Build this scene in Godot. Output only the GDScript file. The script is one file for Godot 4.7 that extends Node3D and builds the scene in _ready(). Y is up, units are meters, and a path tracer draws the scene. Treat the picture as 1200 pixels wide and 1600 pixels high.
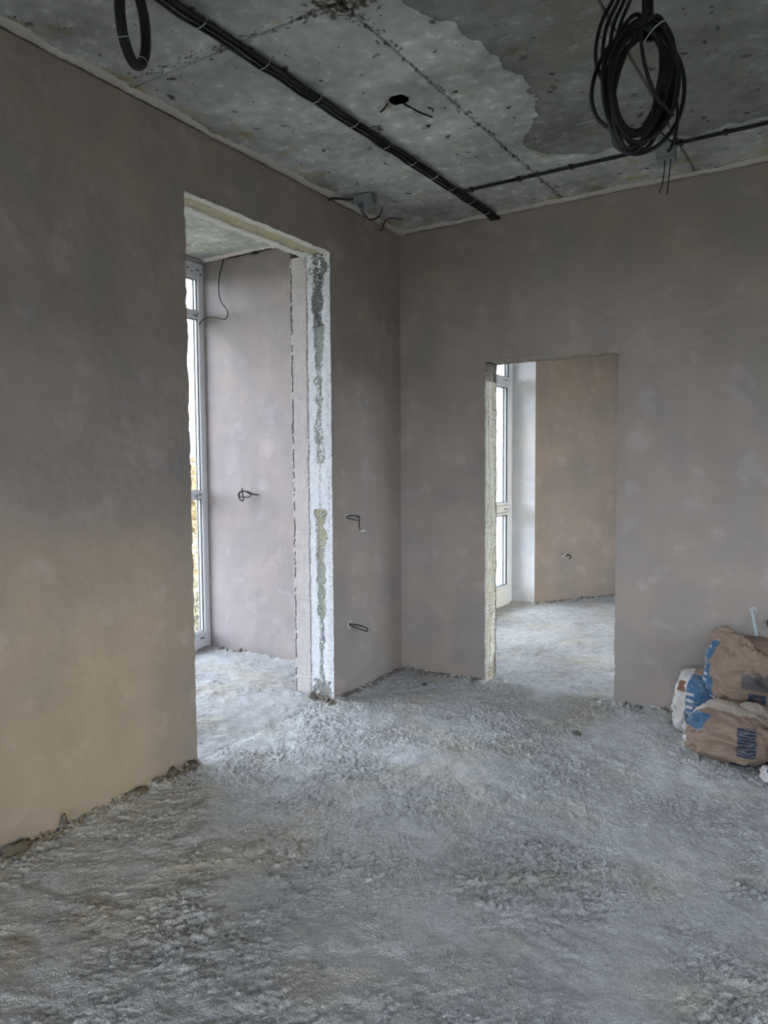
extends Node3D
# An unfinished flat: a plastered room with a raw concrete ceiling, an opening to a glazed loggia and a doorway to a second room.

const H := 3.0           # ceiling height
const ZA := 0.812        # loggia opening, far edge
const ZB := 1.935        # loggia opening, near edge
const HL := 2.69         # loggia opening, head
const XA := 0.632        # doorway, left edge
const XB := 1.470        # doorway, right edge
const HD := 2.095        # doorway, head
const ROOM_X := 5.4
const ROOM_Z := 9.5
const EYE := Vector3(2.5763, 1.4246, 4.3651)

var M := {}
var rng := RandomNumberGenerator.new()
var taken := {}
var n_edge := FastNoiseLite.new()
var n_fine := FastNoiseLite.new()
var n_mid := FastNoiseLite.new()
var n_big := FastNoiseLite.new()

# ---------------------------------------------------------------- mesh building
class MB:
	var v := PackedVector3Array()
	var n := PackedVector3Array()
	var c := PackedColorArray()
	var uv := PackedVector2Array()
	var ix := PackedInt32Array()
	var colored := false

	func tri(a: Vector3, b: Vector3, d: Vector3, nn: Vector3, col := Color.WHITE):
		var k := v.size()
		v.append_array([a, b, d]); n.append_array([nn, nn, nn]); c.append_array([col, col, col])
		uv.append_array([Vector2.ZERO, Vector2.ZERO, Vector2.ZERO])
		if (b - a).cross(d - a).dot(nn) > 0: ix.append_array([k, k + 2, k + 1])
		else: ix.append_array([k, k + 1, k + 2])

	func quad(a: Vector3, b: Vector3, d: Vector3, e: Vector3, out: Vector3, col := Color.WHITE):
		var nn := (b - a).cross(e - a).normalized()
		if nn.dot(out) < 0: nn = -nn
		tri(a, b, d, nn, col); tri(a, d, e, nn, col)

	# box with chamfered edges, turned by basis b about its centre p
	func box(p: Vector3, s: Vector3, ch := 0.0, b := Basis.IDENTITY, col := Color.WHITE):
		var h := s / 2
		ch = minf(ch, minf(h.x, minf(h.y, h.z)) * 0.8)
		var inr := h - Vector3.ONE * ch
		for ax in 3:
			var a1 := (ax + 1) % 3
			var a2 := (ax + 2) % 3
			for sg in [-1.0, 1.0]:
				var q := []
				for k in [[-1, -1], [1, -1], [1, 1], [-1, 1]]:
					var w := Vector3.ZERO
					w[ax] = sg * h[ax]; w[a1] = k[0] * inr[a1]; w[a2] = k[1] * inr[a2]
					q.append(p + b * w)
				var o := Vector3.ZERO
				o[ax] = sg
				quad(q[0], q[1], q[2], q[3], b * o, col)
			if ch > 0:
				for s1 in [-1.0, 1.0]:
					for s2 in [-1.0, 1.0]:
						var q2 := []
						for e in [[-1, 0], [1, 0], [1, 1], [-1, 1]]:
							var w2 := Vector3.ZERO
							w2[ax] = e[0] * inr[ax]
							w2[a1] = s1 * (h[a1] if e[1] == 0 else inr[a1])
							w2[a2] = s2 * (inr[a2] if e[1] == 0 else h[a2])
							q2.append(p + b * w2)
						var o2 := Vector3.ZERO
						o2[a1] = s1; o2[a2] = s2
						quad(q2[0], q2[1], q2[2], q2[3], b * o2, col)
		if ch > 0:
			for sx in [-1.0, 1.0]:
				for sy in [-1.0, 1.0]:
					for sz in [-1.0, 1.0]:
						var o3 := Vector3(sx, sy, sz)
						tri(p + b * (Vector3(h.x, inr.y, inr.z) * o3), p + b * (Vector3(inr.x, h.y, inr.z) * o3), p + b * (Vector3(inr.x, inr.y, h.z) * o3), (b * o3).normalized(), col)

	# smooth sheet of nu x nv points; out tells which side is the front at the middle
	func sheet(nu: int, nv: int, pts: PackedVector3Array, out, cols := PackedColorArray(), uvs := PackedVector2Array(), wrap_u := false):
		var k := v.size()
		var nr := PackedVector3Array()
		nr.resize(nu * nv)
		for j in nv:
			var j0 := maxi(j - 1, 0)
			var j1 := mini(j + 1, nv - 1)
			for i in nu:
				var i0 := i - 1
				var i1 := i + 1
				if wrap_u:
					if i0 < 0: i0 = nu - 2
					if i1 >= nu: i1 = 1
				else:
					i0 = maxi(i0, 0); i1 = mini(i1, nu - 1)
				nr[j * nu + i] = (pts[j * nu + i1] - pts[j * nu + i0]).cross(pts[j1 * nu + i] - pts[j0 * nu + i]).normalized()
		var flip := false
		if out is Vector3:
			var s := 0.0
			for i in range(0, nr.size(), maxi(1, nr.size() / 60)): s += nr[i].dot(out)
			flip = s < 0
		else:
			flip = out
		if flip:
			for i in nr.size(): nr[i] = -nr[i]
		v.append_array(pts); n.append_array(nr)
		if cols.size(): c.append_array(cols); colored = true
		else:
			var w := PackedColorArray(); w.resize(nu * nv); w.fill(Color.WHITE); c.append_array(w)
		if uvs.size(): uv.append_array(uvs)
		else:
			var u0 := PackedVector2Array(); u0.resize(nu * nv); uv.append_array(u0)
		var q := PackedInt32Array()
		q.resize((nu - 1) * (nv - 1) * 6)
		var t := 0
		for j in nv - 1:
			for i in nu - 1:
				var a := k + j * nu + i
				if flip:
					q[t] = a; q[t + 1] = a + 1; q[t + 2] = a + nu
					q[t + 3] = a + 1; q[t + 4] = a + nu + 1; q[t + 5] = a + nu
				else:
					q[t] = a; q[t + 1] = a + nu; q[t + 2] = a + 1
					q[t + 3] = a + 1; q[t + 4] = a + nu; q[t + 5] = a + nu + 1
				t += 6
		ix.append_array(q)

	func tube(path: PackedVector3Array, r: float, sides := 8, flat := 1.0):
		var pts := PackedVector3Array()
		var up := Vector3.UP
		var m := path.size()
		var t0 := (path[1] - path[0]).normalized()
		if absf(t0.y) > 0.9: up = Vector3.RIGHT
		var nn := (up - t0 * up.dot(t0)).normalized()
		for j in m:
			var t := (path[mini(j + 1, m - 1)] - path[maxi(j - 1, 0)]).normalized()
			nn = (nn - t * nn.dot(t)).normalized()
			var bb := t.cross(nn)
			for i in sides + 1:
				var a := TAU * i / sides
				pts.append(path[j] + (nn * cos(a) + bb * sin(a) * flat) * r)
		# dp/du x dp/dv points in or out depending on turn: it is out here
		var s := (pts[1] - pts[0]).cross(pts[sides + 1] - pts[0]).dot(pts[0] - path[0])
		sheet(sides + 1, m, pts, s < 0, PackedColorArray(), PackedVector2Array(), true)
		for e in [0, m - 1]:
			var o: Vector3 = (path[0] - path[1]).normalized() if e == 0 else (path[m - 1] - path[m - 2]).normalized()
			for i in sides: tri(path[e], pts[e * (sides + 1) + i], pts[e * (sides + 1) + i + 1], o)

	# flat polygon given in space, outline already planar (u,v coordinates for triangulating)
	func poly(flat2: PackedVector2Array, pts: PackedVector3Array, out: Vector3):
		var t := Geometry2D.triangulate_polygon(flat2)
		if t.is_empty(): push_error("poly failed")
		for i in range(0, t.size(), 3): tri(pts[t[i]], pts[t[i + 1]], pts[t[i + 2]], out)

	func mesh() -> ArrayMesh:
		var a := []
		a.resize(Mesh.ARRAY_MAX)
		a[Mesh.ARRAY_VERTEX] = v; a[Mesh.ARRAY_NORMAL] = n; a[Mesh.ARRAY_TEX_UV] = uv; a[Mesh.ARRAY_INDEX] = ix
		if colored: a[Mesh.ARRAY_COLOR] = c
		var m := ArrayMesh.new()
		m.add_surface_from_arrays(Mesh.PRIMITIVE_TRIANGLES, a)
		return m

func numbered(called: String) -> String:
	if not taken.has(called):
		taken[called] = 0
		return called
	taken[called] += 1
	return "%s_%03d" % [called, taken[called]]

func obj(called: String, mb, m: Material, parent: Node = self) -> MeshInstance3D:
	var o := MeshInstance3D.new()
	o.name = numbered(called) if parent == self else called
	o.mesh = mb.mesh() if mb is MB else mb
	o.material_override = m
	parent.add_child(o, true)
	return o

func thing(called: String, label: String, category: String, at := Vector3.ZERO, group := "") -> Node3D:
	var o := Node3D.new()
	o.name = numbered(called)
	add_child(o)
	o.position = at
	return tag(o, label, category, group)

func tag(o: Node3D, label: String, category: String, group := "") -> Node3D:
	o.set_meta("label", label); o.set_meta("category", category)
	if group: o.set_meta("group", group)
	return o

func struct(called: String, mb, m: Material, parent: Node = self) -> MeshInstance3D:
	var o := obj(called, mb, m, parent)
	if parent == self: o.set_meta("kind", "structure")
	return o

func holder(called: String) -> Node3D:
	var o := Node3D.new()
	o.name = numbered(called)
	o.set_meta("kind", "structure")
	add_child(o)
	return o

func curve(p: Array, per := 8, closed := false) -> PackedVector3Array:
	var out := PackedVector3Array()
	var m := p.size()
	for i in (m if closed else m - 1):
		var a: Vector3 = p[(i - 1 + m) % m] if closed or i > 0 else p[0] * 2 - p[1]
		var b: Vector3 = p[i]
		var d: Vector3 = p[(i + 1) % m]
		var e: Vector3 = p[(i + 2) % m] if closed or i + 2 < m else p[m - 1] * 2 - p[m - 2]
		for k in per:
			out.append(b.cubic_interpolate(d, a, e, float(k) / per))
	if closed: out.append(out[0])
	else: out.append(p[m - 1])
	return out

func noise(type: int, freq: float, seed_: int, oct := 3) -> FastNoiseLite:
	var f := FastNoiseLite.new()
	f.noise_type = type; f.frequency = freq; f.seed = seed_
	f.fractal_octaves = oct
	f.fractal_type = FastNoiseLite.FRACTAL_FBM if oct > 1 else FastNoiseLite.FRACTAL_NONE
	return f

# ---------------------------------------------------------------- materials
func plain(col: Color, rough := 0.8, metal := 0.0) -> StandardMaterial3D:
	var m := StandardMaterial3D.new()
	m.albedo_color = col; m.roughness = rough; m.metallic = metal
	m.metallic_specular = 0.4
	return m

func lin(r: float, g: float, b: float) -> Color:
	return Color(r, g, b).linear_to_srgb()

func noise_bytes(f: FastNoiseLite, w: int, h: int) -> PackedByteArray:
	var im := f.get_seamless_image(w, h, false, false, 0.12, true)
	im.convert(Image.FORMAT_L8)
	return im.get_data()

func stretched(f: FastNoiseLite, w: int, h: int, sw: int, sh: int) -> PackedByteArray:
	var im := f.get_seamless_image(sw, sh, false, false, 0.12, true)
	im.convert(Image.FORMAT_L8)
	im.resize(w, h, Image.INTERPOLATE_CUBIC)
	return im.get_data()

func image_texture(w: int, h: int, data: PackedByteArray) -> ImageTexture:
	return ImageTexture.create_from_image(Image.create_from_data(w, h, false, Image.FORMAT_RGB8, data))

# smoothed gypsum plaster: broad tone patches, faint upright trowel streaks, pale filler spots
func plaster_texture(seed_: int) -> ImageTexture:
	var s := 768
	var a := noise_bytes(noise(FastNoiseLite.TYPE_SIMPLEX_SMOOTH, 0.006, seed_, 4), s, s)
	var b := stretched(noise(FastNoiseLite.TYPE_SIMPLEX_SMOOTH, 0.02, seed_ + 1, 3), s, s, 384, 48)
	var d := noise_bytes(noise(FastNoiseLite.TYPE_SIMPLEX_SMOOTH, 0.012, seed_ + 2, 5), s, s)
	var e := stretched(noise(FastNoiseLite.TYPE_SIMPLEX_SMOOTH, 0.03, seed_ + 3, 4), s, s, 128, 512)
	var out := PackedByteArray()
	out.resize(s * s * 3)
	for i in s * s:
		var t := 0.93 + 0.035 * (a[i] - 128) / 128.0 + 0.022 * (b[i] - 128) / 128.0 + 0.012 * (e[i] - 128) / 128.0
		var pale := clampf((d[i] - 165) / 40.0, 0.0, 1.0)
		t += pale * 0.045
		var warm := (a[i] - 128) / 128.0 * 0.018
		out[i * 3] = clampi(int(243 * t * (1.0 + warm)), 0, 255)
		out[i * 3 + 1] = clampi(int(241 * t), 0, 255)
		out[i * 3 + 2] = clampi(int(241 * t * (1.0 - warm) + pale * 5), 0, 255)
	return image_texture(s, s, out)

func bump_texture(f: FastNoiseLite, s: int, strength: float) -> NoiseTexture2D:
	var t := NoiseTexture2D.new()
	t.noise = f; t.width = s; t.height = s; t.seamless = true
	t.as_normal_map = true; t.bump_strength = strength
	t.generate_mipmaps = false
	return t

func triplanar(m: StandardMaterial3D, metres: float) -> StandardMaterial3D:
	m.uv1_triplanar = true; m.uv1_world_triplanar = true
	m.uv1_scale = Vector3.ONE / metres
	m.uv1_triplanar_sharpness = 6.0
	return m

func plaster(tex: Texture2D, col: Color) -> StandardMaterial3D:
	var m := plain(col, 0.85)
	m.albedo_texture = tex
	m.normal_enabled = true
	m.normal_texture = M.plaster_normal
	m.normal_scale = 0.35
	return triplanar(m, 2.6)

func stamp(img: PackedByteArray, w: int, h: int, px: float, py: float, rx: float, ry: float, ang: float, col: Color, op: float, nz: FastNoiseLite):
	var r := int(maxf(rx, ry) * 1.5) + 1
	var ca := cos(ang)
	var sa := sin(ang)
	for y in range(maxi(0, int(py) - r), mini(h, int(py) + r + 1)):
		for x in range(maxi(0, int(px) - r), mini(w, int(px) + r + 1)):
			var dx := x - px
			var dy := y - py
			var u := (dx * ca + dy * sa) / rx
			var t := (-dx * sa + dy * ca) / ry
			var d := sqrt(u * u + t * t) + nz.get_noise_2d(x, y) * 0.7
			if d < 1.0:
				var o := op * clampf((1.0 - d) * 3.0, 0.0, 1.0)
				var i := (y * w + x) * 3
				img[i] = int(lerpf(img[i], col.r * 255, o))
				img[i + 1] = int(lerpf(img[i + 1], col.g * 255, o))
				img[i + 2] = int(lerpf(img[i + 2], col.b * 255, o))

# the cast underside of the slab: form marks, voids, laitance and damp stains. 3.7 m a side, u along x, v along z
func ceiling_texture() -> ImageTexture:
	var s := 1408
	var px := s / 3.7
	var a := noise_bytes(noise(FastNoiseLite.TYPE_SIMPLEX_SMOOTH, 0.004, 31, 5), s, s)
	var b := noise_bytes(noise(FastNoiseLite.TYPE_SIMPLEX_SMOOTH, 0.03, 32, 4), s, s)
	var d := stretched(noise(FastNoiseLite.TYPE_SIMPLEX_SMOOTH, 0.02, 33, 4), s, s, 200, 704)
	var rust := noise_bytes(noise(FastNoiseLite.TYPE_SIMPLEX_SMOOTH, 0.012, 34, 5), s, s)
	var img := PackedByteArray()
	img.resize(s * s * 3)
	for y in s:
		var fz := clampf(1.0 - y / px / 0.30, 0.0, 1.0)
		for x in s:
			var i := y * s + x
			var fx := clampf(1.0 - x / px / 0.27, 0.0, 1.0)
			var an := (a[i] - 128) / 128.0
			var bn := (b[i] - 128) / 128.0
			var t := 1.0 + 0.15 * an + 0.10 * bn + 0.07 * (d[i] - 128) / 128.0
			if b[i] > 196: t += 0.10
			# a later pour of darker concrete, with a crisp scalloped edge
			var fx2 := x / px - 1.40 - 0.10 * sin(y / px * 5.0 + 0.6) - 0.10 * an - 0.015 * bn
			if fx2 > 0.0 and y / px > 0.55 + 0.15 * an: t *= 0.74 if fx2 > 0.012 else 0.66
			# damp, yellowed blotches along the walls: they have their own ragged outline
			var st := clampf((rust[i] - 128) / 128.0 * 1.6 + maxf(fx, fz) * 1.25 - 0.75, 0.0, 0.75)
			st *= clampf(0.65 + bn * 0.8, 0.0, 1.0)
			img[i * 3] = clampi(int(t * lerpf(188, 150, st)), 0, 255)
			img[i * 3 + 1] = clampi(int(t * lerpf(190, 133, st)), 0, 255)
			img[i * 3 + 2] = clampi(int(t * lerpf(187, 84, st)), 0, 255)
	var nz := noise(FastNoiseLite.TYPE_SIMPLEX_SMOOTH, 0.12, 35, 3)
	var dark := Color(0.20, 0.20, 0.19)
	for k in 620:   # voids and pits
		var q := Vector2(rng.randf() * s, rng.randf() * s)
		var big := rng.randf()
		var r := 1.2 + 4.5 * big * big * big
		stamp(img, s, s, q.x, q.y, r * rng.randf_range(1.0, 2.2), r, rng.randf() * PI, dark, rng.randf_range(0.45, 0.9), nz)
	for k in 90:    # clusters
		var q := Vector2(rng.randf() * s, rng.randf() * s)
		for j in 6:
			stamp(img, s, s, q.x + rng.randfn(0, 14), q.y + rng.randfn(0, 9), rng.randf_range(1.0, 3.5), rng.randf_range(0.8, 1.8), rng.randf_range(-0.5, 0.5), dark, 0.6, nz)
	for k in 44:    # pale scrapes and splashes
		stamp(img, s, s, rng.randf() * s, rng.randf() * s, rng.randf_range(3, 16), rng.randf_range(0.8, 2.6), rng.randf_range(-0.8, 0.8), Color(0.74, 0.75, 0.74), 0.75, nz)
	# the darker laitance along the form joints and where they cross
	for k in 150:
		var z := rng.randf() * 2.3
		stamp(img, s, s, (1.1 + 0.022 * (2.25 - z) + rng.randfn(0, 0.012)) * px, z * px, rng.randf_range(2, 7), rng.randf_range(1.0, 3.0), PI / 2 + rng.randfn(0, 0.3), dark, 0.6, nz)
	for k in 50:
		stamp(img, s, s, (1.09 + rng.randfn(0, 0.05)) * px, (2.24 + rng.randfn(0, 0.045)) * px, rng.randf_range(3, 12), rng.randf_range(2, 6), rng.randf() * PI, Color(0.23, 0.20, 0.17), 0.55, nz)
	for k in 120:
		var x := 0.1 + rng.randf() * 1.0
		stamp(img, s, s, x * px, (2.30 - 0.055 * x + rng.randfn(0, 0.012)) * px, rng.randf_range(2, 6), rng.randf_range(0.8, 2.0), rng.randfn(0, 0.3), dark, 0.55, nz)
	# a large darker set patch of concrete with a crisp rounded edge, right of the middle joint
	for k in 34:
		stamp(img, s, s, (1.72 + rng.randfn(0, 0.12)) * px, (1.75 + rng.randfn(0, 0.25)) * px, rng.randf_range(14, 46), rng.randf_range(10, 32), rng.randf() * PI, Color(0.50, 0.49, 0.46), 0.45, nz)
	stamp(img, s, s, 1.57 * px, 0.93 * px, 34, 3, 0.05, Color(0.72, 0.73, 0.72), 0.9, nz)
	for k in 3:
		stamp(img, s, s, (1.62 + k * 0.014) * px, (0.74 + k * 0.01) * px, 26, 1.8, 1.0, Color(0.72, 0.73, 0.72), 0.8, nz)
	stamp(img, s, s, 0.55 * px, 1.30 * px, 16, 2.2, 0.2, Color(0.72, 0.74, 0.73), 0.8, nz)
	stamp(img, s, s, 1.49 * px, 1.75 * px, 16, 1.6, 0.2, Color(0.72, 0.74, 0.73), 0.8, nz)
	return image_texture(s, s, img)

# printed kraft paper: u round the sack, v up it
func sack_texture(kind: int) -> ImageTexture:
	var w := 512
	var h := 384
	var a := noise_bytes(noise(FastNoiseLite.TYPE_SIMPLEX_SMOOTH, 0.02, 60 + kind, 5), w, h)
	var b := noise_bytes(noise(FastNoiseLite.TYPE_SIMPLEX_SMOOTH, 0.09, 70 + kind, 3), w, h)
	var brown := Color(0.54, 0.46, 0.40)
	var white := Color(0.74, 0.72, 0.71)
	var blue := Color(0.24, 0.37, 0.49)
	var navy := Color(0.15, 0.20, 0.30)
	var img := PackedByteArray()
	img.resize(w * h * 3)
	for y in h:
		var v := 1.0 - float(y) / h
		for x in w:
			var u := float(x) / w
			var i := y * w + x
			var an := (a[i] - 128) / 128.0
			var bn := (b[i] - 128) / 128.0
			var col := brown
			if kind == 0:      # standing at the back: white left, blue band, brown
				if u > 0.26 and u < 0.47: col = white
				if u > 0.47 and u < 0.60 and v > 0.10 and v < 0.86:
					col = blue
					if v > 0.2 and v < 0.62 and fmod(v * 14.0, 1.0) < 0.45 and u > 0.475 and u < 0.50 and bn > -0.25: col = white
				if v > 0.60 and v < 0.73 and u > 0.395 and u < 0.455: col = Color(0.46, 0.32, 0.26)
			elif kind == 1:    # lying in front: blue corner, ruled navy block, navy panel at the foot
				if u > 0.28 and u < 0.46 and v > 0.62 and v < 0.86: col = blue
				if u > 0.54 and u < 0.63 and v > 0.36 and v < 0.78:
					col = navy
					if fmod((v + u * 0.25) * 22.0, 1.0) < 0.22: col = brown
				if u > 0.52 and u < 0.64 and v > 0.07 and v < 0.22: col = navy
				if u < 0.33: col = white
			elif kind == 2:    # upright: blue strip with pale lettering on the narrow side, grey panels on the face
				if u > 0.29 and u < 0.40:
					col = blue if v > 0.24 and v < 0.88 else white
					if v > 0.3 and v < 0.84 and u > 0.315 and u < 0.37 and fmod(v * 13.0, 1.0) < 0.55 and bn > -0.2: col = white
				if u > 0.50 and u < 0.585 and v > 0.40 and v < 0.56: col = Color(0.36, 0.34, 0.34)
				if u > 0.51 and u < 0.575 and v > 0.24 and v < 0.36:
					col = navy
					if u > 0.525 and u < 0.56 and v > 0.27 and v < 0.33: col = Color(0.38, 0.34, 0.31)
				if u > 0.62 and u < 0.72 and v > 0.25 and v < 0.60: col = navy
			else:              # white with blue print
				col = white
				if u > 0.42 and u < 0.60 and v > 0.46 and v < 0.86:
					col = blue
					if fmod(v * 11.0, 1.0) < 0.3 and u > 0.44 and u < 0.58 and bn > -0.3: col = white
				if u > 0.43 and u < 0.59 and v > 0.16 and v < 0.34 and fmod(v * 26.0, 1.0) < 0.5 and bn > -0.35: col = navy
				if u > 0.28 and u < 0.38 and v > 0.72 and v < 0.90: col = blue
				if u > 0.30 and u < 0.36 and v > 0.12 and v < 0.36: col = navy
			if col == brown: col = brown.lerp(Color(0.43, 0.35, 0.29), clampf(an * 0.6 + 0.2, 0, 1))
			var dust := clampf(an * 0.9 + bn * 0.7 - 0.1, 0.0, 0.55)
			col = col.lerp(Color(0.60, 0.57, 0.55), dust)
			img[i * 3] = int(col.r * 255); img[i * 3 + 1] = int(col.g * 255); img[i * 3 + 2] = int(col.b * 255)
	return image_texture(w, h, img)

func make_materials():
	M.plaster_normal = bump_texture(noise(FastNoiseLite.TYPE_SIMPLEX_SMOOTH, 0.03, 5, 4), 512, 3.0)
	var p1 := plaster_texture(11)
	M.wall = plaster(p1, lin(0.455, 0.403, 0.365))
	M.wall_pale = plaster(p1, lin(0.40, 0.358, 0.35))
	M.wall_brown = plaster(p1, lin(0.47, 0.39, 0.325))
	M.wall_white = plaster(p1, lin(0.88, 0.88, 0.88))
	M.grit = bump_texture(noise(FastNoiseLite.TYPE_SIMPLEX_SMOOTH, 0.07, 6, 5), 512, 6.0)
	var f := plain(Color.WHITE, 0.95)
	f.vertex_color_use_as_albedo = true
	f.normal_enabled = true; f.normal_texture = M.grit; f.normal_scale = 1.2
	M.floor = triplanar(f, 0.33)
	var j := plain(Color.WHITE, 0.9)
	j.vertex_color_use_as_albedo = true
	j.normal_enabled = true; j.normal_texture = M.grit; j.normal_scale = 0.6
	M.jamb = triplanar(j, 0.4)
	var cm := plain(lin(0.90, 0.91, 0.90), 0.75)
	cm.albedo_texture = ceiling_texture()
	cm.normal_enabled = true; cm.normal_texture = M.grit; cm.normal_scale = 0.12
	M.ceiling = cm
	M.slab = plain(lin(0.27, 0.28, 0.27), 0.9)
	M.mortar = triplanar(plain(lin(0.64, 0.60, 0.55), 0.9), 0.4)
	M.mortar.normal_enabled = true; M.mortar.normal_texture = M.grit; M.mortar.normal_scale = 0.7
	M.cable = plain(lin(0.012, 0.013, 0.015), 0.42)
	M.clip = plain(lin(0.45, 0.47, 0.48), 0.6)
	M.copper = plain(lin(0.75, 0.73, 0.70), 0.5)
	M.boxgrey = plain(lin(0.24, 0.27, 0.28), 0.6)
	M.pvc = plain(lin(0.72, 0.74, 0.78), 0.35)
	M.gasket = plain(lin(0.03, 0.03, 0.035), 0.7)
	M.ink = plain(lin(0.16, 0.17, 0.20), 0.7)
	M.pipe = plain(lin(0.42, 0.50, 0.54), 0.5)
	M.cap = plain(lin(0.04, 0.13, 0.10), 0.5)
	M.pale = plain(lin(0.43, 0.40, 0.37), 0.9)
	M.crumb = plain(lin(0.22, 0.195, 0.165), 0.95)
	M.chunk = plain(lin(0.13, 0.115, 0.095), 0.95)
	var g := plain(Color(0.96, 0.98, 1.0, 0.06), 0.02)
	g.transparency = BaseMaterial3D.TRANSPARENCY_ALPHA
	g.metallic_specular = 0.5
	M.glass = g
	for k in 4:
		var s := plain(Color.WHITE, 0.8)
		s.albedo_texture = sack_texture(k)
		M["sack%d" % k] = s
	M.kraft = plain(lin(0.30, 0.25, 0.21), 0.85)

# ---------------------------------------------------------------- edges shared by walls and jambs
func wob(t: float, k: float, amp := 0.006) -> float:
	return amp * (n_edge.get_noise_2d(t * 14.0, k * 50.0) + 0.8 * n_edge.get_noise_2d(t * 70.0, k * 91.0))

func steps(a: float, b: float, n: int) -> Array:
	var out := []
	for i in n + 1: out.append(lerpf(a, b, float(i) / n))
	return out

# ---------------------------------------------------------------- the setting
func ground_height(x: float, z: float) -> float:
	var h := 0.012 * n_big.get_noise_2d(x * 1.3, z * 1.3)
	var m := clampf(0.62 + 0.9 * n_big.get_noise_2d(x * 3.0 + 70.0, z * 3.4), 0.25, 1.0)   # scuffed smooth here, crusty there
	var l := n_mid.get_noise_2d(x * 12.0 + z * 4.0, z * 14.0)
	h += 0.010 * l
	var r := 1.0 - absf(n_mid.get_noise_2d(x * 7.0 - z * 3.0 + 20.0, z * 9.0 + x * 5.0)) * 2.2
	h += 0.008 * maxf(r - 0.5, 0.0) * m
	var f := n_fine.get_noise_2d(x * 62.0, z * 66.0)
	var k := n_fine.get_noise_2d(x * 120.0 + 9.0, z * 126.0)
	h += m * (0.0075 * f + 0.0052 * k) + 0.014 * m * maxf(0.0, f + 0.4 * k - 0.30)
	return h

func floor_color(x: float, z: float, h: float) -> Color:
	var a := n_big.get_noise_2d(x * 2.2 + 30.0, z * 2.2)
	var b := n_mid.get_noise_2d(x * 18.0, z * 18.0 + 9.0)
	var t := 0.47 * (1.0 + 0.20 * a + 0.16 * b + 0.22 * n_fine.get_noise_2d(x * 80.0 + 5.0, z * 80.0))
	# brown earth trodden in, in ragged patches
	var e := clampf(n_mid.get_noise_2d(x * 3.1 - 12.0, z * 3.1 + 4.0) * 1.5 + 0.25 * b - 0.12, 0.0, 0.6)
	return Color(t * 0.985, t * lerpf(0.985, 0.90, e), t * lerpf(0.985, 0.76, e))

var prints := [[1.33, 2.99, 0.5], [1.66, 2.52, 0.15], [1.94, 2.05, -0.5], [1.79, 0.72, -0.6], [1.20, 2.05, 0.9], [0.95, 1.55, 0.4], [2.1, 1.9, 0.2], [0.84, 3.01, 0.9], [1.85, 1.80, -0.3]]

func tread(x: float, z: float) -> float:
	var d := 0.0
	for p in prints:
		var dx: float = x - p[0]
		var dz: float = z - p[1]
		if absf(dx) > 0.2 or absf(dz) > 0.2: continue
		var ca := cos(p[2])
		var sa := sin(p[2])
		var u: float = dx * ca + dz * sa
		var w: float = -dx * sa + dz * ca
		var e := 1.0 - pow(u / 0.055, 2.0) - pow(w / 0.11, 2.0)
		if e > 0.0: d += minf(e * 2.0, 1.0) * (-0.003 + 0.0028 * sin(w * TAU / 0.021))
	# a gouge left by a dragged stick
	var gx := x - 1.83
	var gz := z - 2.23
	var gu := gx * 0.98 - gz * 0.2
	var gw := gx * 0.2 + gz * 0.98
	if absf(gu) < 0.09: d -= 0.010 * maxf(0.0, 1.0 - pow(gw / 0.009, 2.0)) * (1.0 - pow(gu / 0.09, 2.0))
	return d

func spaced(a: float, b: float, fine_a: float, fine_b: float, f: float, coarse: float) -> PackedFloat32Array:
	var out := PackedFloat32Array()
	var x := a
	while x < b - 0.0001:
		out.append(x)
		x += f if x >= fine_a and x < fine_b else coarse
	out.append(b)
	return out

func floor_sheet(xs: PackedFloat32Array, zs: PackedFloat32Array, near_wall: Callable, detail := true, tone := 1.0) -> MB:
	var pts := PackedVector3Array()
	var cols := PackedColorArray()
	pts.resize(xs.size() * zs.size())
	cols.resize(pts.size())
	var k := 0
	for z in zs:
		for x in xs:
			var h := ground_height(x, z)
			if detail and z > 0.5 and x < 2.6: h += tread(x, z)
			var d: float = near_wall.call(x, z)
			if d < 0.10:
				var q := 1.0 - d / 0.10
				h += q * q * (0.020 + 0.022 * n_mid.get_noise_2d(x * 16.0, z * 16.0) + 0.012 * n_fine.get_noise_2d(x * 50.0, z * 50.0))
			pts[k] = Vector3(x, h, z)
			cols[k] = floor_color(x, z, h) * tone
			k += 1
	var mb := MB.new()
	mb.sheet(xs.size(), zs.size(), pts, Vector3.UP, cols)
	return mb

func dist_main(x: float, z: float) -> float:
	var d := 9.0
	if z < ZA or z > ZB: d = minf(d, x if x > 0 else 0.0)
	if x < XA or x > XB: d = minf(d, z)
	if x < 0.12: d = minf(d, maxf(absf(z - ZA) if z > ZA else 9.0, 0.0) + maxf(0.0, x) * 2.0)
	return maxf(d, 0.0)

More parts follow.
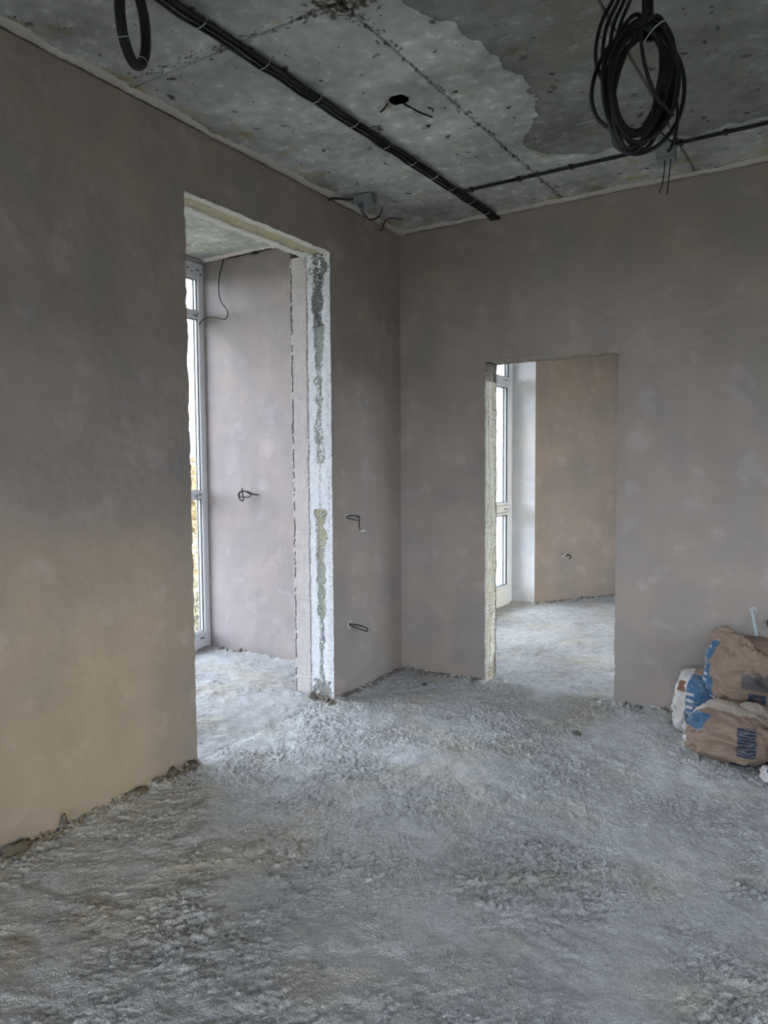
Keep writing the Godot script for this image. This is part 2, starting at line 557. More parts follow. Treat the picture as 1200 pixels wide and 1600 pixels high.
func build_floor():
	var root := holder("floor")
	var mb := floor_sheet(spaced(-0.04, ROOM_X, -1, 2.55, 0.008, 0.06), spaced(-0.05, ROOM_Z, -1, 3.35, 0.008, 0.06), dist_main)
	obj("screed", mb, M.floor, root)
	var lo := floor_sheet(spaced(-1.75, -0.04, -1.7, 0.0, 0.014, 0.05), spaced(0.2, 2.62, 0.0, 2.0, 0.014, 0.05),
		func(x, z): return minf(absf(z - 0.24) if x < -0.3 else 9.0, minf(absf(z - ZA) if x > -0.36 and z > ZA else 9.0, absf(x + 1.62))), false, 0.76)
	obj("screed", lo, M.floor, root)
	var far := floor_sheet(spaced(-0.4, 3.7, -0.4, 1.7, 0.016, 0.08), spaced(-6.3, -0.05, -4.0, 0.0, 0.016, 0.08),
		func(x, z): return minf(absf((x + 0.05) * 0.8486 + (z + 2.77) * 0.529) if z < -2.7 else 9.0, absf(z + 2.77) if x < -0.05 else 9.0), false)
	obj("screed", far, M.floor, root)
	var sl := MB.new()
	sl.box(Vector3(1.7, -0.16, 1.6), Vector3(8.0, 0.2, 16.4))
	obj("slab", sl, M.slab, root)

func ceiling_panel(root: Node3D, x0: float, x1: float, z0: float, z1: float, skew_x0 := 0.0, skew_x1 := 0.0, du := 0.0):
	# a field of the formwork: flat, with eased edges that drop back into the joint
	var g := 0.009
	var xs := [x0, x0 + g * 0.6, x0 + g, x0 + g * 2.2]
	var zs := [z0, z0 + g * 0.6, z0 + g, z0 + g * 2.2]
	var nx := maxi(2, int((x1 - x0) / 0.05))
	var nz := maxi(2, int((z1 - z0) / 0.05))
	for i in range(1, nx): xs.append(lerpf(x0 + g * 2.2, x1 - g * 2.2, float(i) / nx))
	for i in range(1, nz): zs.append(lerpf(z0 + g * 2.2, z1 - g * 2.2, float(i) / nz))
	if x0 < 0.5 and x1 > 1.0 and z0 < 0.5 and z1 > 1.8 and z1 < 3.0:      # finer where the slab is broken out
		for i in 30: xs.append(0.80 + i * 0.0095)
		for i in 36: zs.append(1.38 + i * 0.0095)
	xs.sort(); zs.sort()
	xs.append_array([x1 - g * 2.2, x1 - g, x1 - g * 0.6, x1])
	zs.append_array([z1 - g * 2.2, z1 - g, z1 - g * 0.6, z1])
	var pts := PackedVector3Array()
	var uvs := PackedVector2Array()
	for j in zs.size():
		for i in xs.size():
			var z: float = zs[j]
			var u := inverse_lerp(x0, x1, xs[i])
			var x: float = xs[i] + lerpf(skew_x0, skew_x1, u) * (1.0 - inverse_lerp(z0, z1, z))
			x += wob(z * 0.4, u * 3.0, 0.003) if i < 3 or i > xs.size() - 4 else 0.0
			var zz: float = z + (wob(x * 0.4, 7.0 + j, 0.003) if j < 3 or j > zs.size() - 4 else 0.0)
			var edge := i == 0 or j == 0 or i == xs.size() - 1 or j == zs.size() - 1
			var y := H + 0.0012 * n_mid.get_noise_2d(x * 9.0, z * 9.0) + (0.022 if edge else 0.0) + hollow(x, zz)
			pts.append(Vector3(x, y, zz))
			uvs.append(Vector2(x + du, zz) / 3.7)
	var mb := MB.new()
	mb.sheet(xs.size(), zs.size(), pts, Vector3.DOWN, PackedColorArray(), uvs)
	if nx > 0 and x0 < 0.5 and x1 > 1.0 and z0 < 0.5 and z1 > 1.8 and z1 < 3.0:   # the bore opens into the void of the slab
		var kept := PackedInt32Array()
		for i in range(0, mb.ix.size(), 3):
			var inside := absf(mb.v[mb.ix[i]].x - 0.93) < 0.15 and absf(mb.v[mb.ix[i]].z - 1.54) < 0.18
			if not inside or minf(mb.v[mb.ix[i]].y, minf(mb.v[mb.ix[i + 1]].y, mb.v[mb.ix[i + 2]].y)) < H + 0.0125: kept.append_array(mb.ix.slice(i, i + 3))
		mb.ix = kept
	obj("ceiling_panel", mb, M.ceiling, root)

# how far the slab is broken out above a point: a deep bore and a shallow bruise beside it
func hollow(x: float, z: float) -> float:
	if absf(x - 0.93) > 0.15 or absf(z - 1.54) > 0.18: return 0.0
	var w := 0.30 * n_mid.get_noise_2d(x * 60.0, z * 60.0)
	var u := (x - 0.915) * 0.849 - (z - 1.55) * 0.528
	var v := (x - 0.915) * 0.528 + (z - 1.55) * 0.849
	var d := 1.0 - sqrt(pow(u / 0.056, 2.0) + pow(v / 0.062, 2.0)) + w * 0.7
	var e := 1.0 - sqrt(pow((u - 0.082) / 0.046, 2.0) + pow((v + 0.01) / 0.045, 2.0)) + w
	return maxf(clampf(d * 9.0, 0.0, 1.0) * 0.014, clampf(e * 4.0, 0.0, 1.0) * 0.010)

func build_ceiling():
	var root := holder("ceiling")
	ceiling_panel(root, -0.02, 1.095, -0.02, 2.25, 0.0, 0.055)
	ceiling_panel(root, 1.095, 1.832, -0.02, 2.25, 0.055, 0.045)
	ceiling_panel(root, 1.832, ROOM_X, -0.02, 2.25, 0.045, 0.0)
	ceiling_panel(root, -0.02, 1.095, 2.25, 4.6)
	ceiling_panel(root, 1.095, 1.832, 2.25, 4.6)
	ceiling_panel(root, 1.832, ROOM_X, 2.25, 4.6)
	ceiling_panel(root, -0.02, ROOM_X, 4.6, ROOM_Z)
	# loggia and second room
	ceiling_panel(root, -1.75, -0.98, 0.2, 2.62, 0.0, 0.5, 1.8)
	ceiling_panel(root, -0.98, -0.22, 0.2, 2.62, 0.5, 0.0, 1.8)
	ceiling_panel(root, -0.4, 3.7, -6.3, -0.15)
	# the slab over it all
	var sl := MB.new()
	sl.box(Vector3(1.7, H + 0.37, 1.6), Vector3(8.0, 0.4, 16.4))
	obj("slab", sl, M.slab, root)
	var be := MB.new()      # ring beams over the walls close the slab's void
	be.box(Vector3(-0.18, H + 0.09, 4.7), Vector3(0.26, 0.2, 9.7))
	be.box(Vector3(2.55, H + 0.09, -0.11), Vector3(5.8, 0.2, 0.15))
	be.box(Vector3(-1.66, H + 0.085, 1.42), Vector3(0.2, 0.195, 2.76))
	obj("beam", be, M.slab, root)

func wall_left():
	var root := holder("wall_left")
	var front := PackedVector2Array()   # (z, y)
	front.append(Vector2(0, -0.08)); front.append(Vector2(0, H - 0.007))
	front.append(Vector2(ROOM_Z, H - 0.007)); front.append(Vector2(ROOM_Z, -0.08))
	front.append(Vector2(5.1, -0.08)); front.append(Vector2(5.1, 2.75)); front.append(Vector2(4.4, 2.75)); front.append(Vector2(4.4, -0.08))
	for y in steps(-0.08, HL, 110): front.append(Vector2(ZB + wob(y, 1), y))
	for z in steps(ZB, ZA, 44).slice(1, 44): front.append(Vector2(z, HL + wob(z, 2)))
	for y in steps(HL, -0.08, 110): front.append(Vector2(ZA + wob(y, 3, 0.004), y))
	var mb := MB.new()
	var pf := PackedVector3Array()
	var pb := PackedVector3Array()
	for q in front:
		pf.append(Vector3(0, q.y, q.x))
		pb.append(Vector3(-0.3, q.y + (0.29 if absf(q.y - HL) < 0.02 and q.x > ZA - 0.02 and q.x < ZB + 0.02 else 0.0), q.x))
	mb.poly(front, pf, Vector3.RIGHT)
	mb.poly(front, pb, Vector3.LEFT)
	# ends, top and the sides of the window gap
	for k in [[Vector2(ROOM_Z, -0.08), Vector2(ROOM_Z, H), Vector3.BACK], [Vector2(5.1, -0.08), Vector2(5.1, 2.75), Vector3.FORWARD], [Vector2(4.4, 2.75), Vector2(4.4, -0.08), Vector3.BACK], [Vector2(5.1, 2.75), Vector2(4.4, 2.75), Vector3.DOWN], [Vector2(0, H - 0.007), Vector2(ROOM_Z, H - 0.007), Vector3.UP], [Vector2(0, -0.08), Vector2(0, H), Vector3.FORWARD]]:
		var a: Vector2 = k[0]
		var b: Vector2 = k[1]
		mb.quad(Vector3(0, a.y, a.x), Vector3(0, b.y, b.x), Vector3(-0.3, b.y, b.x), Vector3(-0.3, a.y, a.x), k[2])
	obj("plaster", mb, M.wall, root)
	# near jamb, turned from the camera
	var pts := PackedVector3Array()
	var cols := PackedColorArray()
	for y in steps(-0.08, HL, 110):
		for i in 13:
			var x := -0.3 * i / 12.0
			var dz := 0.006 * maxf(0.0, n_mid.get_noise_2d(x * 30.0, y * 14.0)) if i > 0 and i < 12 else 0.0
			pts.append(Vector3(x, y, ZB + wob(y, 1) + dz))
			cols.append(Color(0.52, 0.50, 0.48) * (1.0 + 0.12 * n_mid.get_noise_2d(x * 20.0, y * 8.0)))
	var nj := MB.new()
	nj.sheet(13, 111, pts, Vector3.FORWARD, cols)
	obj("jamb", nj, M.jamb, root)
	# far jamb: white plaster skim broken away down its middle
	pts = PackedVector3Array(); cols = PackedColorArray()
	var nu := 76
	var ys := steps(-0.08, HL, 560)
	for y in ys:
		var m := jamb_patch(y)
		for i in nu:
			var t := float(i) / (nu - 1)
			var x := -0.3 * t
			var zb := ZA + wob(y, 3, 0.004) * (1.0 - t) + wob(y, 4, 0.004) * t
			var a := n_mid.get_noise_2d(x * 34.0, y * 22.0)
			var b := n_fine.get_noise_2d(x * 120.0, y * 95.0)
			var col := Color(0.68, 0.685, 0.71) * (1.0 + 0.12 * a + 0.12 * b)
			if b > 0.42: col *= 0.72
			var dz := 0.0015 * a + 0.001 * b
			var cx := -0.088 + 0.012 * n_edge.get_noise_2d(y * 9.0, 300.0)
			var hw: float = m[0] * 1.4 * (1.0 + 0.55 * n_edge.get_noise_2d(y * 25.0, 400.0))
			var e := hw - absf(x - cx) + 0.018 * a + 0.014 * b
			if e > 0.0 and b + a < m[2]:
				var q := clampf(e / 0.006, 0.0, 1.0)
				dz -= q * (0.007 + 0.004 * b)
				var under: Color = m[1]
				col = col.lerp(under * (1.0 + 0.35 * b), q)
			if x < -0.172:   # later strip of pink skim
				col = Color(0.53, 0.485, 0.47) * (1.0 + 0.09 * a + 0.05 * b)
				dz += 0.003
			if absf(x + 0.172 + wob(y, 8, 0.004)) < 0.003 and b > -0.05: dz -= 0.006; col *= 0.75
			if absf(x + 0.288 + wob(y, 9, 0.004)) < 0.0035 and n_edge.get_noise_2d(y * 30.0, 77.0) > -0.25: dz -= 0.02; col = Color(0.16, 0.15, 0.14)
			if x > -0.03 and b > 0.34: dz -= 0.004; col *= 0.8
			if i == 0 or i == nu - 1: dz = 0.0
			pts.append(Vector3(x, y, zb + dz))
			cols.append(col)
	var fj := MB.new()
	fj.sheet(nu, ys.size(), pts, Vector3.BACK, cols)
	obj("jamb", fj, M.jamb, root)
	# lintel soffit: ragged white skim along both edges, bare yellowish beam between them
	pts = PackedVector3Array(); cols = PackedColorArray()
	var zs := steps(ZB, ZA, 220)
	for z in zs:
		for i in 64:
			var t := float(i) / 63
			var x := -0.3 * t
			var a := n_mid.get_noise_2d(x * 30.0 + 9.0, z * 14.0)
			var b := n_fine.get_noise_2d(x * 110.0, z * 100.0)
			var y := HL + wob(z, 2)
			var col := Color(0.62, 0.60, 0.57) * (1.0 + 0.08 * a)
			var e := minf(-0.048 - x, x + 0.152) + 0.016 * a + 0.008 * b - 0.02 * clampf((0.95 - z) / 0.15, 0.0, 1.0)
			var dy := 0.002 * b
			if e > 0.0:
				var q := clampf(e / 0.006, 0, 1)
				dy += q * (0.008 + 0.003 * a)
				col = col.lerp(Color(0.46, 0.415, 0.28) * (1.0 + 0.28 * b + 0.2 * a), q)
			if x < -0.215: dy += minf((-0.215 - x) * 12.0, 0.29)
			if i == 0: dy = 0.0
			pts.append(Vector3(x, y + dy, z)); cols.append(col)
	var so := MB.new()
	so.sheet(64, zs.size(), pts, Vector3.DOWN, cols)
	obj("soffit", so, M.jamb, root)

func jamb_patch(y: float) -> Array:   # half width, what lies bare, how much of the skim is gone
	if y > 2.58: return [0.05, Color(0.20, 0.20, 0.19), 0.1]
	if y > 2.26: return [0.028, Color(0.15, 0.15, 0.145), 0.55]
	if y > 2.03: return [0.024, Color(0.31, 0.33, 0.30), 0.9]
	if y > 1.45: return [0.022, Color(0.40, 0.41, 0.36), 0.05]
	if y > 1.17: return [0.010, Color(0.42, 0.43, 0.40), -0.1]
	if y > 0.95: return [0.027, Color(0.37, 0.36, 0.255), 0.8]
	if y > 0.50: return [0.023, Color(0.33, 0.335, 0.275), 0.7]
	if y > 0.26: return [0.015, Color(0.28, 0.285, 0.27), 0.2]
	if y > 0.12: return [0.016, Color(0.33, 0.33, 0.31), 0.1]
	return [0.05, Color(0.30, 0.295, 0.28), 0.25]

func wall_back():
	var root := holder("wall_back")
	var o := PackedVector2Array()    # (x, y)
	o.append(Vector2(-0.3, -0.08)); o.append(Vector2(-0.3, H - 0.007)); o.append(Vector2(ROOM_X, H - 0.007)); o.append(Vector2(ROOM_X, -0.08))
	for y in steps(-0.08, HD, 90): o.append(Vector2(XB + wob(y, 21, 0.005), y))
	for x in steps(XB, XA, 36).slice(1, 36): o.append(Vector2(x, HD + wob(x, 22, 0.004)))
	for y in steps(HD, -0.08, 90): o.append(Vector2(XA + wob(y, 23, 0.005), y))
	var mb := MB.new()
	var pf := PackedVector3Array()
	var pb := PackedVector3Array()
	for q in o:
		pf.append(Vector3(q.x, q.y, 0)); pb.append(Vector3(q.x, q.y, -0.185))
	mb.poly(o, pf, Vector3.BACK)
	mb.poly(o, pb, Vector3.FORWARD)
	for k in [[o[0], o[1], Vector3.LEFT], [o[1], o[2], Vector3.UP], [o[2], o[3], Vector3.RIGHT]]:
		var a: Vector2 = k[0]
		var b: Vector2 = k[1]
		mb.quad(Vector3(a.x, a.y, 0), Vector3(b.x, b.y, 0), Vector3(b.x, b.y, -0.185), Vector3(a.x, a.y, -0.185), k[2])
	obj("plaster", mb, M.wall, root)
	for side in 3:
		var pts := PackedVector3Array()
		var cols := PackedColorArray()
		var nu := 46
		var ts := steps(-0.08, HD, 420) if side < 2 else steps(XA, XB, 160)
		for t in ts:
			for i in nu:
				var s := float(i) / (nu - 1)
				var z := -0.185 * s
				var a := n_mid.get_noise_2d(z * 40.0 + side * 9.0, t * 12.0)
				var b := n_fine.get_noise_2d(z * 120.0 + side * 5.0, t * 90.0)
				var st := n_mid.get_noise_2d(z * 90.0, t * 3.0 + 50.0)
				var d := 0.0
				# front lip of plaster, then cream old skim, streaked, with holes
				var col := Color(0.62, 0.595, 0.47) * (1.0 + 0.22 * a + 0.20 * b + 0.25 * st)
				if st > 0.22: col = col.lerp(Color(0.72, 0.71, 0.68), 0.7)
				if st < -0.30: col = col.lerp(Color(0.33, 0.31, 0.24), 0.6)
				if side == 0:
					if t < 0.9 and a > 0.05: col = col.lerp(Color(0.52, 0.42, 0.24), clampf(a * 2.0, 0, 0.6))
					if t > 1.98: col = col.lerp(Color(0.20, 0.19, 0.17), 0.8); d -= 0.012
					elif t > 1.70 and absf(z + 0.085 + 0.02 * a) < 0.025: col = Color(0.70, 0.68, 0.63); d += 0.004
					if t > 0.02 and t < 0.12 and b > 0.0: d -= 0.008; col *= 0.7
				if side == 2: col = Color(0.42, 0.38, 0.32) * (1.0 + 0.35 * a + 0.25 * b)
				if s < 0.14 + 0.1 * a: col = Color(0.50, 0.47, 0.43)
				else: d -= 0.004 + 0.004 * b + 0.003 * a
				if a + b > 0.62: d -= 0.008; col *= 0.6
				if s > 0.93 and b > 0.1: d -= 0.012; col *= 0.55
				if i == 0: d = 0.0
				if side == 0: pts.append(Vector3(XA + wob(t, 23, 0.005) + d, t, z))
				elif side == 1: pts.append(Vector3(XB + wob(t, 21, 0.005) - d, t, z))
				else: pts.append(Vector3(t, HD + wob(t, 22, 0.004) - d * 1.5, z))
				cols.append(col)
		var jm := MB.new()
		jm.sheet(nu, ts.size(), pts, [Vector3.RIGHT, Vector3.LEFT, Vector3.DOWN][side], cols)
		obj("jamb" if side < 2 else "soffit", jm, M.jamb, root)

# a strip of mortar smeared along the ceiling where it meets a wall, with an open crack below
func mortar_strip(called: String, a: Vector3, b: Vector3, inward: Vector3, k: float):
	var length := a.distance_to(b)
	var pts := PackedVector3Array()
	var steps_n := int(length / 0.012)
	for j in steps_n + 1:
		var t := j * length / steps_n
		var p := a.lerp(b, float(j) / steps_n)
		var w := 0.058 + 0.030 * n_edge.get_noise_2d(t * 6.0, k) + 0.016 * n_edge.get_noise_2d(t * 40.0, k + 60.0)
		var th := 0.011 + 0.004 * n_edge.get_noise_2d(t * 18.0, k + 20.0)
		for i in 7:
			var s := float(i) / 6
			var y: float = [0.004, -th * 0.85, -th, -th, -th * 0.75, -th * 0.45, 0.002][i]
			pts.append(p + inward * (0.002 + w * s + 0.004 * n_fine.get_noise_2d(t * 90.0, i * 7.0 + k)) + Vector3.UP * (y + 0.0015 * n_fine.get_noise_2d(t * 120.0, i * 11.0)))
	var mb := MB.new()
	mb.sheet(7, steps_n + 1, pts, Vector3.DOWN)
	struct(called, mb, M.mortar)

func slabs(called: String, boxes: Array, m: Material):
	var mb := MB.new()
	for b in boxes: mb.box((b[0] + b[1]) / 2, (b[1] - b[0]).abs())
	struct(called, mb, m)

func other_walls():
	# right wall with its window, rear wall
	slabs("wall_right", [[Vector3(ROOM_X, -0.1, -0.2), Vector3(ROOM_X + 0.3, H + 0.18, SUN_Z0)], [Vector3(ROOM_X, -0.1, SUN_Z1), Vector3(ROOM_X + 0.3, H + 0.18, ROOM_Z + 0.2)], [Vector3(ROOM_X, -0.1, SUN_Z0), Vector3(ROOM_X + 0.3, SUN_Y0, SUN_Z1)], [Vector3(ROOM_X, SUN_Y1, SUN_Z0), Vector3(ROOM_X + 0.3, H + 0.18, SUN_Z1)]], M.wall)
	slabs("wall_rear", [[Vector3(-0.3, -0.1, ROOM_Z), Vector3(0.6, H + 0.18, ROOM_Z + 0.2)], [Vector3(5.0, -0.1, ROOM_Z), Vector3(ROOM_X + 0.3, H + 0.18, ROOM_Z + 0.2)], [Vector3(0.6, -0.1, ROOM_Z), Vector3(5.0, 0.75, ROOM_Z + 0.2)], [Vector3(0.6, 2.85, ROOM_Z), Vector3(5.0, H + 0.18, ROOM_Z + 0.2)]], M.wall)
	# loggia: end wall, near end
	var mb := MB.new()
	mb.box(Vector3(-1.0, 1.5, 0.14), Vector3(1.42, 3.1, 0.2))
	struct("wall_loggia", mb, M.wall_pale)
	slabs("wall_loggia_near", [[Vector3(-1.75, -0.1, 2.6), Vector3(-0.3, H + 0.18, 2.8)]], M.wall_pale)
	# second room: window wall with a deep white reveal, an oblique wall, and the sides out of view
	slabs("wall_facade", [[Vector3(-0.34, -0.1, -0.55), Vector3(0.0, H + 0.18, -0.185)], [Vector3(-0.30, 2.92, -2.77), Vector3(0.0, H + 0.18, -0.55)], [Vector3(-0.40, -0.1, -3.1), Vector3(-0.05, H + 0.18, -2.77)]], M.wall_white)
	var ob := MB.new()
	var d := Vector3(0.529, 0, -0.8486)
	ob.box(Vector3(-0.048, 1.5, -2.772) + d * 1.9 + Vector3(-0.8486, 0, -0.529) * 0.12, Vector3(0.24, 3.1, 3.8), 0.0, Basis(Vector3(0.8486, 0, 0.529), Vector3.UP, -d))
	struct("wall_oblique", ob, M.wall_brown)
	slabs("wall_far", [[Vector3(1.6, -0.1, -6.4), Vector3(3.9, H + 0.18, -6.0)], [Vector3(3.6, -0.1, -6.2), Vector3(3.9, H + 0.18, -2.7)], [Vector3(3.6, -0.1, -0.5), Vector3(3.9, H + 0.18, -0.185)], [Vector3(3.6, -0.1, -2.7), Vector3(3.9, 0.3, -0.5)], [Vector3(3.6, 2.85, -2.7), Vector3(3.9, H + 0.18, -0.5)]], M.wall_brown)

# ---------------------------------------------------------------- windows: frame in the plane x = px, running along z
func glazing(called: String, px: float, z0: float, z1: float, y0: float, y1: float, stile: float, bars: Array, mullions: Array, rail_b: float, rail_t: float, sash := 0.0) -> Node3D:
	var root := holder(called)
	var t := 0.07
	var cols := [z0]
	for m in mullions: cols.append(m)
	cols.append(z1)
	for k in cols.size():
		var w := stile if k == 0 or k == cols.size() - 1 else stile * 1.2
		var zc: float = cols[k] + (w / 2 if k == 0 else (-w / 2 if k == cols.size() - 1 else 0.0))
		var s := MB.new()
		s.box(Vector3(px, (y0 + y1) / 2, zc), Vector3(t, y1 - y0, w), 0.006)
		obj("stile", s, M.pvc, root)
	var levels := [[y0, y0 + rail_b]]
	for b in bars: levels.append(b)
	levels.append([y1 - rail_t, y1])
	for l in levels:
		var s := MB.new()
		s.box(Vector3(px, (l[0] + l[1]) / 2, (z0 + z1) / 2), Vector3(t - 0.004, l[1] - l[0], z1 - z0 - 0.01), 0.005)
		obj("rail", s, M.pvc, root)
	for k in cols.size() - 1:
		var wa := stile if k == 0 else stile * 0.6
		var wb := stile if k == cols.size() - 2 else stile * 0.6
		var a: float = cols[k] + wa
		var b: float = cols[k + 1] - wb
		for j in levels.size() - 1:
			var lo: float = levels[j][1]
			var hi: float = levels[j + 1][0]
			var g := MB.new()
			var sw := sash if j < 2 else 0.0
			if sw > 0.0:
				for q in [[a, a + sw], [b - sw, b]]:
					var s2 := MB.new()
					s2.box(Vector3(px + 0.012, (lo + hi) / 2, (q[0] + q[1]) / 2), Vector3(t, hi - lo - 0.012, q[1] - q[0] - 0.008), 0.006)
					obj("sash_stile", s2, M.pvc, root)
				for q in [[lo, lo + sw * 0.5], [hi - sw * 0.5, hi]]:
					var s3 := MB.new()
					s3.box(Vector3(px + 0.011, (q[0] + q[1]) / 2, (a + b) / 2), Vector3(t, q[1] - q[0] - 0.008, b - a - 0.02), 0.005)
					obj("sash_rail", s3, M.pvc, root)
			# black glazing seal round the pane
			var e := 0.004
			var gm := MB.new()
			var pa := a + sw
			var pb := b - sw
			var pl := lo + sw * 0.5
			var ph := hi - sw * 0.5
			for sx in [-1.0, 1.0]:
				var xx: float = px + sx * 0.017 + (0.012 if sw > 0 else 0.0)
				gm.box(Vector3(xx, (pl + ph) / 2, pa + e / 2), Vector3(0.012, ph - pl, e))
				gm.box(Vector3(xx, (pl + ph) / 2, pb - e / 2), Vector3(0.012, ph - pl, e))
				gm.box(Vector3(xx, pl + e / 2, (pa + pb) / 2), Vector3(0.012, e, pb - pa))
				gm.box(Vector3(xx, ph - e / 2, (pa + pb) / 2), Vector3(0.012, e, pb - pa))
			obj("seal", gm, M.gasket, root)
			g.box(Vector3(px + (0.012 if sw > 0 else 0.0), (pl + ph) / 2, (pa + pb) / 2), Vector3(0.006, ph - pl, pb - pa))
			obj("pane", g, M.glass, root)
	return root

func rear_glazing():
	var w := glazing("window_6", 0.0, -4.4, 0.0, 0.75, 2.85, 0.06, [], [-2.93, -1.47], 0.06, 0.06)
	w.rotation.y = -PI / 2
	w.position = Vector3(0.6, 0, ROOM_Z + 0.1)

func film_print(root: Node3D, px: float, marks: Array):
	# specks of print on the frame's protective film
	for m in marks:
		var b := MB.new()
		b.box(Vector3(px, m[0], m[1]), Vector3(0.002, m[2], m[3]))
		obj("film_print", b, M.ink, root)

# ---------------------------------------------------------------- cables
func cable(parent: Node3D, pts: PackedVector3Array, r := 0.005, called := "cable", m: Material = null, flat := 1.0):
	var mb := MB.new()
	mb.tube(pts, r, 8, flat)
	return obj(called, mb, M.cable if m == null else m, parent)

func build_bundle():
	var t := thing("cable_bundle", "thick bundle of black cables clipped along the ceiling from the front to the back wall", "cables", Vector3(0.66, H, 0))
	for k in 6:
		var p := []
		var off: float = [-0.026, -0.015, -0.005, 0.006, 0.016, 0.026][k]
		for j in 25:
			var z := 0.012 + j * 0.125
			var x := 0.045 - 0.030 * z + off + 0.004 * n_edge.get_noise_2d(z * 9.0, k * 40.0)
			p.append(Vector3(x, -0.013 - (0.008 if k in [1, 3] else 0.0) - 0.004 * absf(n_edge.get_noise_2d(z * 12.0, k * 40.0 + 11.0)) - (0.003 * sin(z * TAU / 0.3) + 0.003), z))
		p[0].y = -0.03
		cable(t, curve(p, 3), 0.0058)
	for z in [0.14, 0.36, 0.60, 0.80, 1.02, 1.26, 1.53, 1.80, 2.12, 2.44, 2.75]:
		var x: float = 0.045 - 0.030 * z
		var c := MB.new()
		var arc := []
		for i in 9:
			var a := PI * i / 8.0
			arc.append(Vector3(x + 0.036 * cos(a), -0.004 - 0.029 * sin(a), z))
		c.tube(curve(arc, 2), 0.0022, 6)
		c.box(Vector3(x - 0.042, -0.006, z), Vector3(0.016, 0.012, 0.014), 0.003)
		obj("clip", c, M.clip, t)

func build_branch():
	var t := thing("cable_run", "thin pair of black cables clipped across the ceiling near the back wall", "cables", Vector3(0.72, H, 0.495))
	for k in 2:
		var p := []
		for j in 22:
			var x := -0.01 + j * 0.17
			p.append(Vector3(x, -0.010 - 0.003 * absf(n_edge.get_noise_2d(x * 9.0, k * 40.0 + 3.0)), -0.007 + k * 0.013 + 0.004 * n_edge.get_noise_2d(x * 6.0, k * 60.0)))
		cable(t, curve(p, 3), 0.0058)
	for x in [0.045, 0.33, 0.62, 0.96, 1.16, 1.36, 1.75]:
		var c := MB.new()
		c.box(Vector3(x, -0.010, 0.0), Vector3(0.020, 0.022, 0.036), 0.004)
		obj("clip", c, M.cable, t)

func junction_box(label: String, at: Vector3, turn: float, s: Vector3) -> Node3D:
	var t := thing("junction_box", label, "junction box", at)
	t.rotation.y = turn
	var b := MB.new()
	b.box(Vector3(0, -s.y / 2 - 0.002, 0), s, 0.007)
	obj("body", b, M.boxgrey, t)
	var l := MB.new()
	l.box(Vector3(0, -s.y - 0.004, 0), Vector3(s.x * 1.04, 0.008, s.z * 1.04), 0.003)
	var lid := obj("lid", l, M.boxgrey, t)
	for c in [[-1, -1], [1, 1], [-1, 1], [1, -1]]:
		var k := MB.new()
		k.tube(PackedVector3Array([Vector3(c[0] * s.x * 0.4, -s.y - 0.005, c[1] * s.z * 0.4), Vector3(c[0] * s.x * 0.4, -s.y - 0.0095, c[1] * s.z * 0.4)]), 0.004, 8)
		obj("screw", k, M.clip, lid)
	return t

func view_right() -> Vector3:
	return Vector3(0.849, 0.006, -0.528)

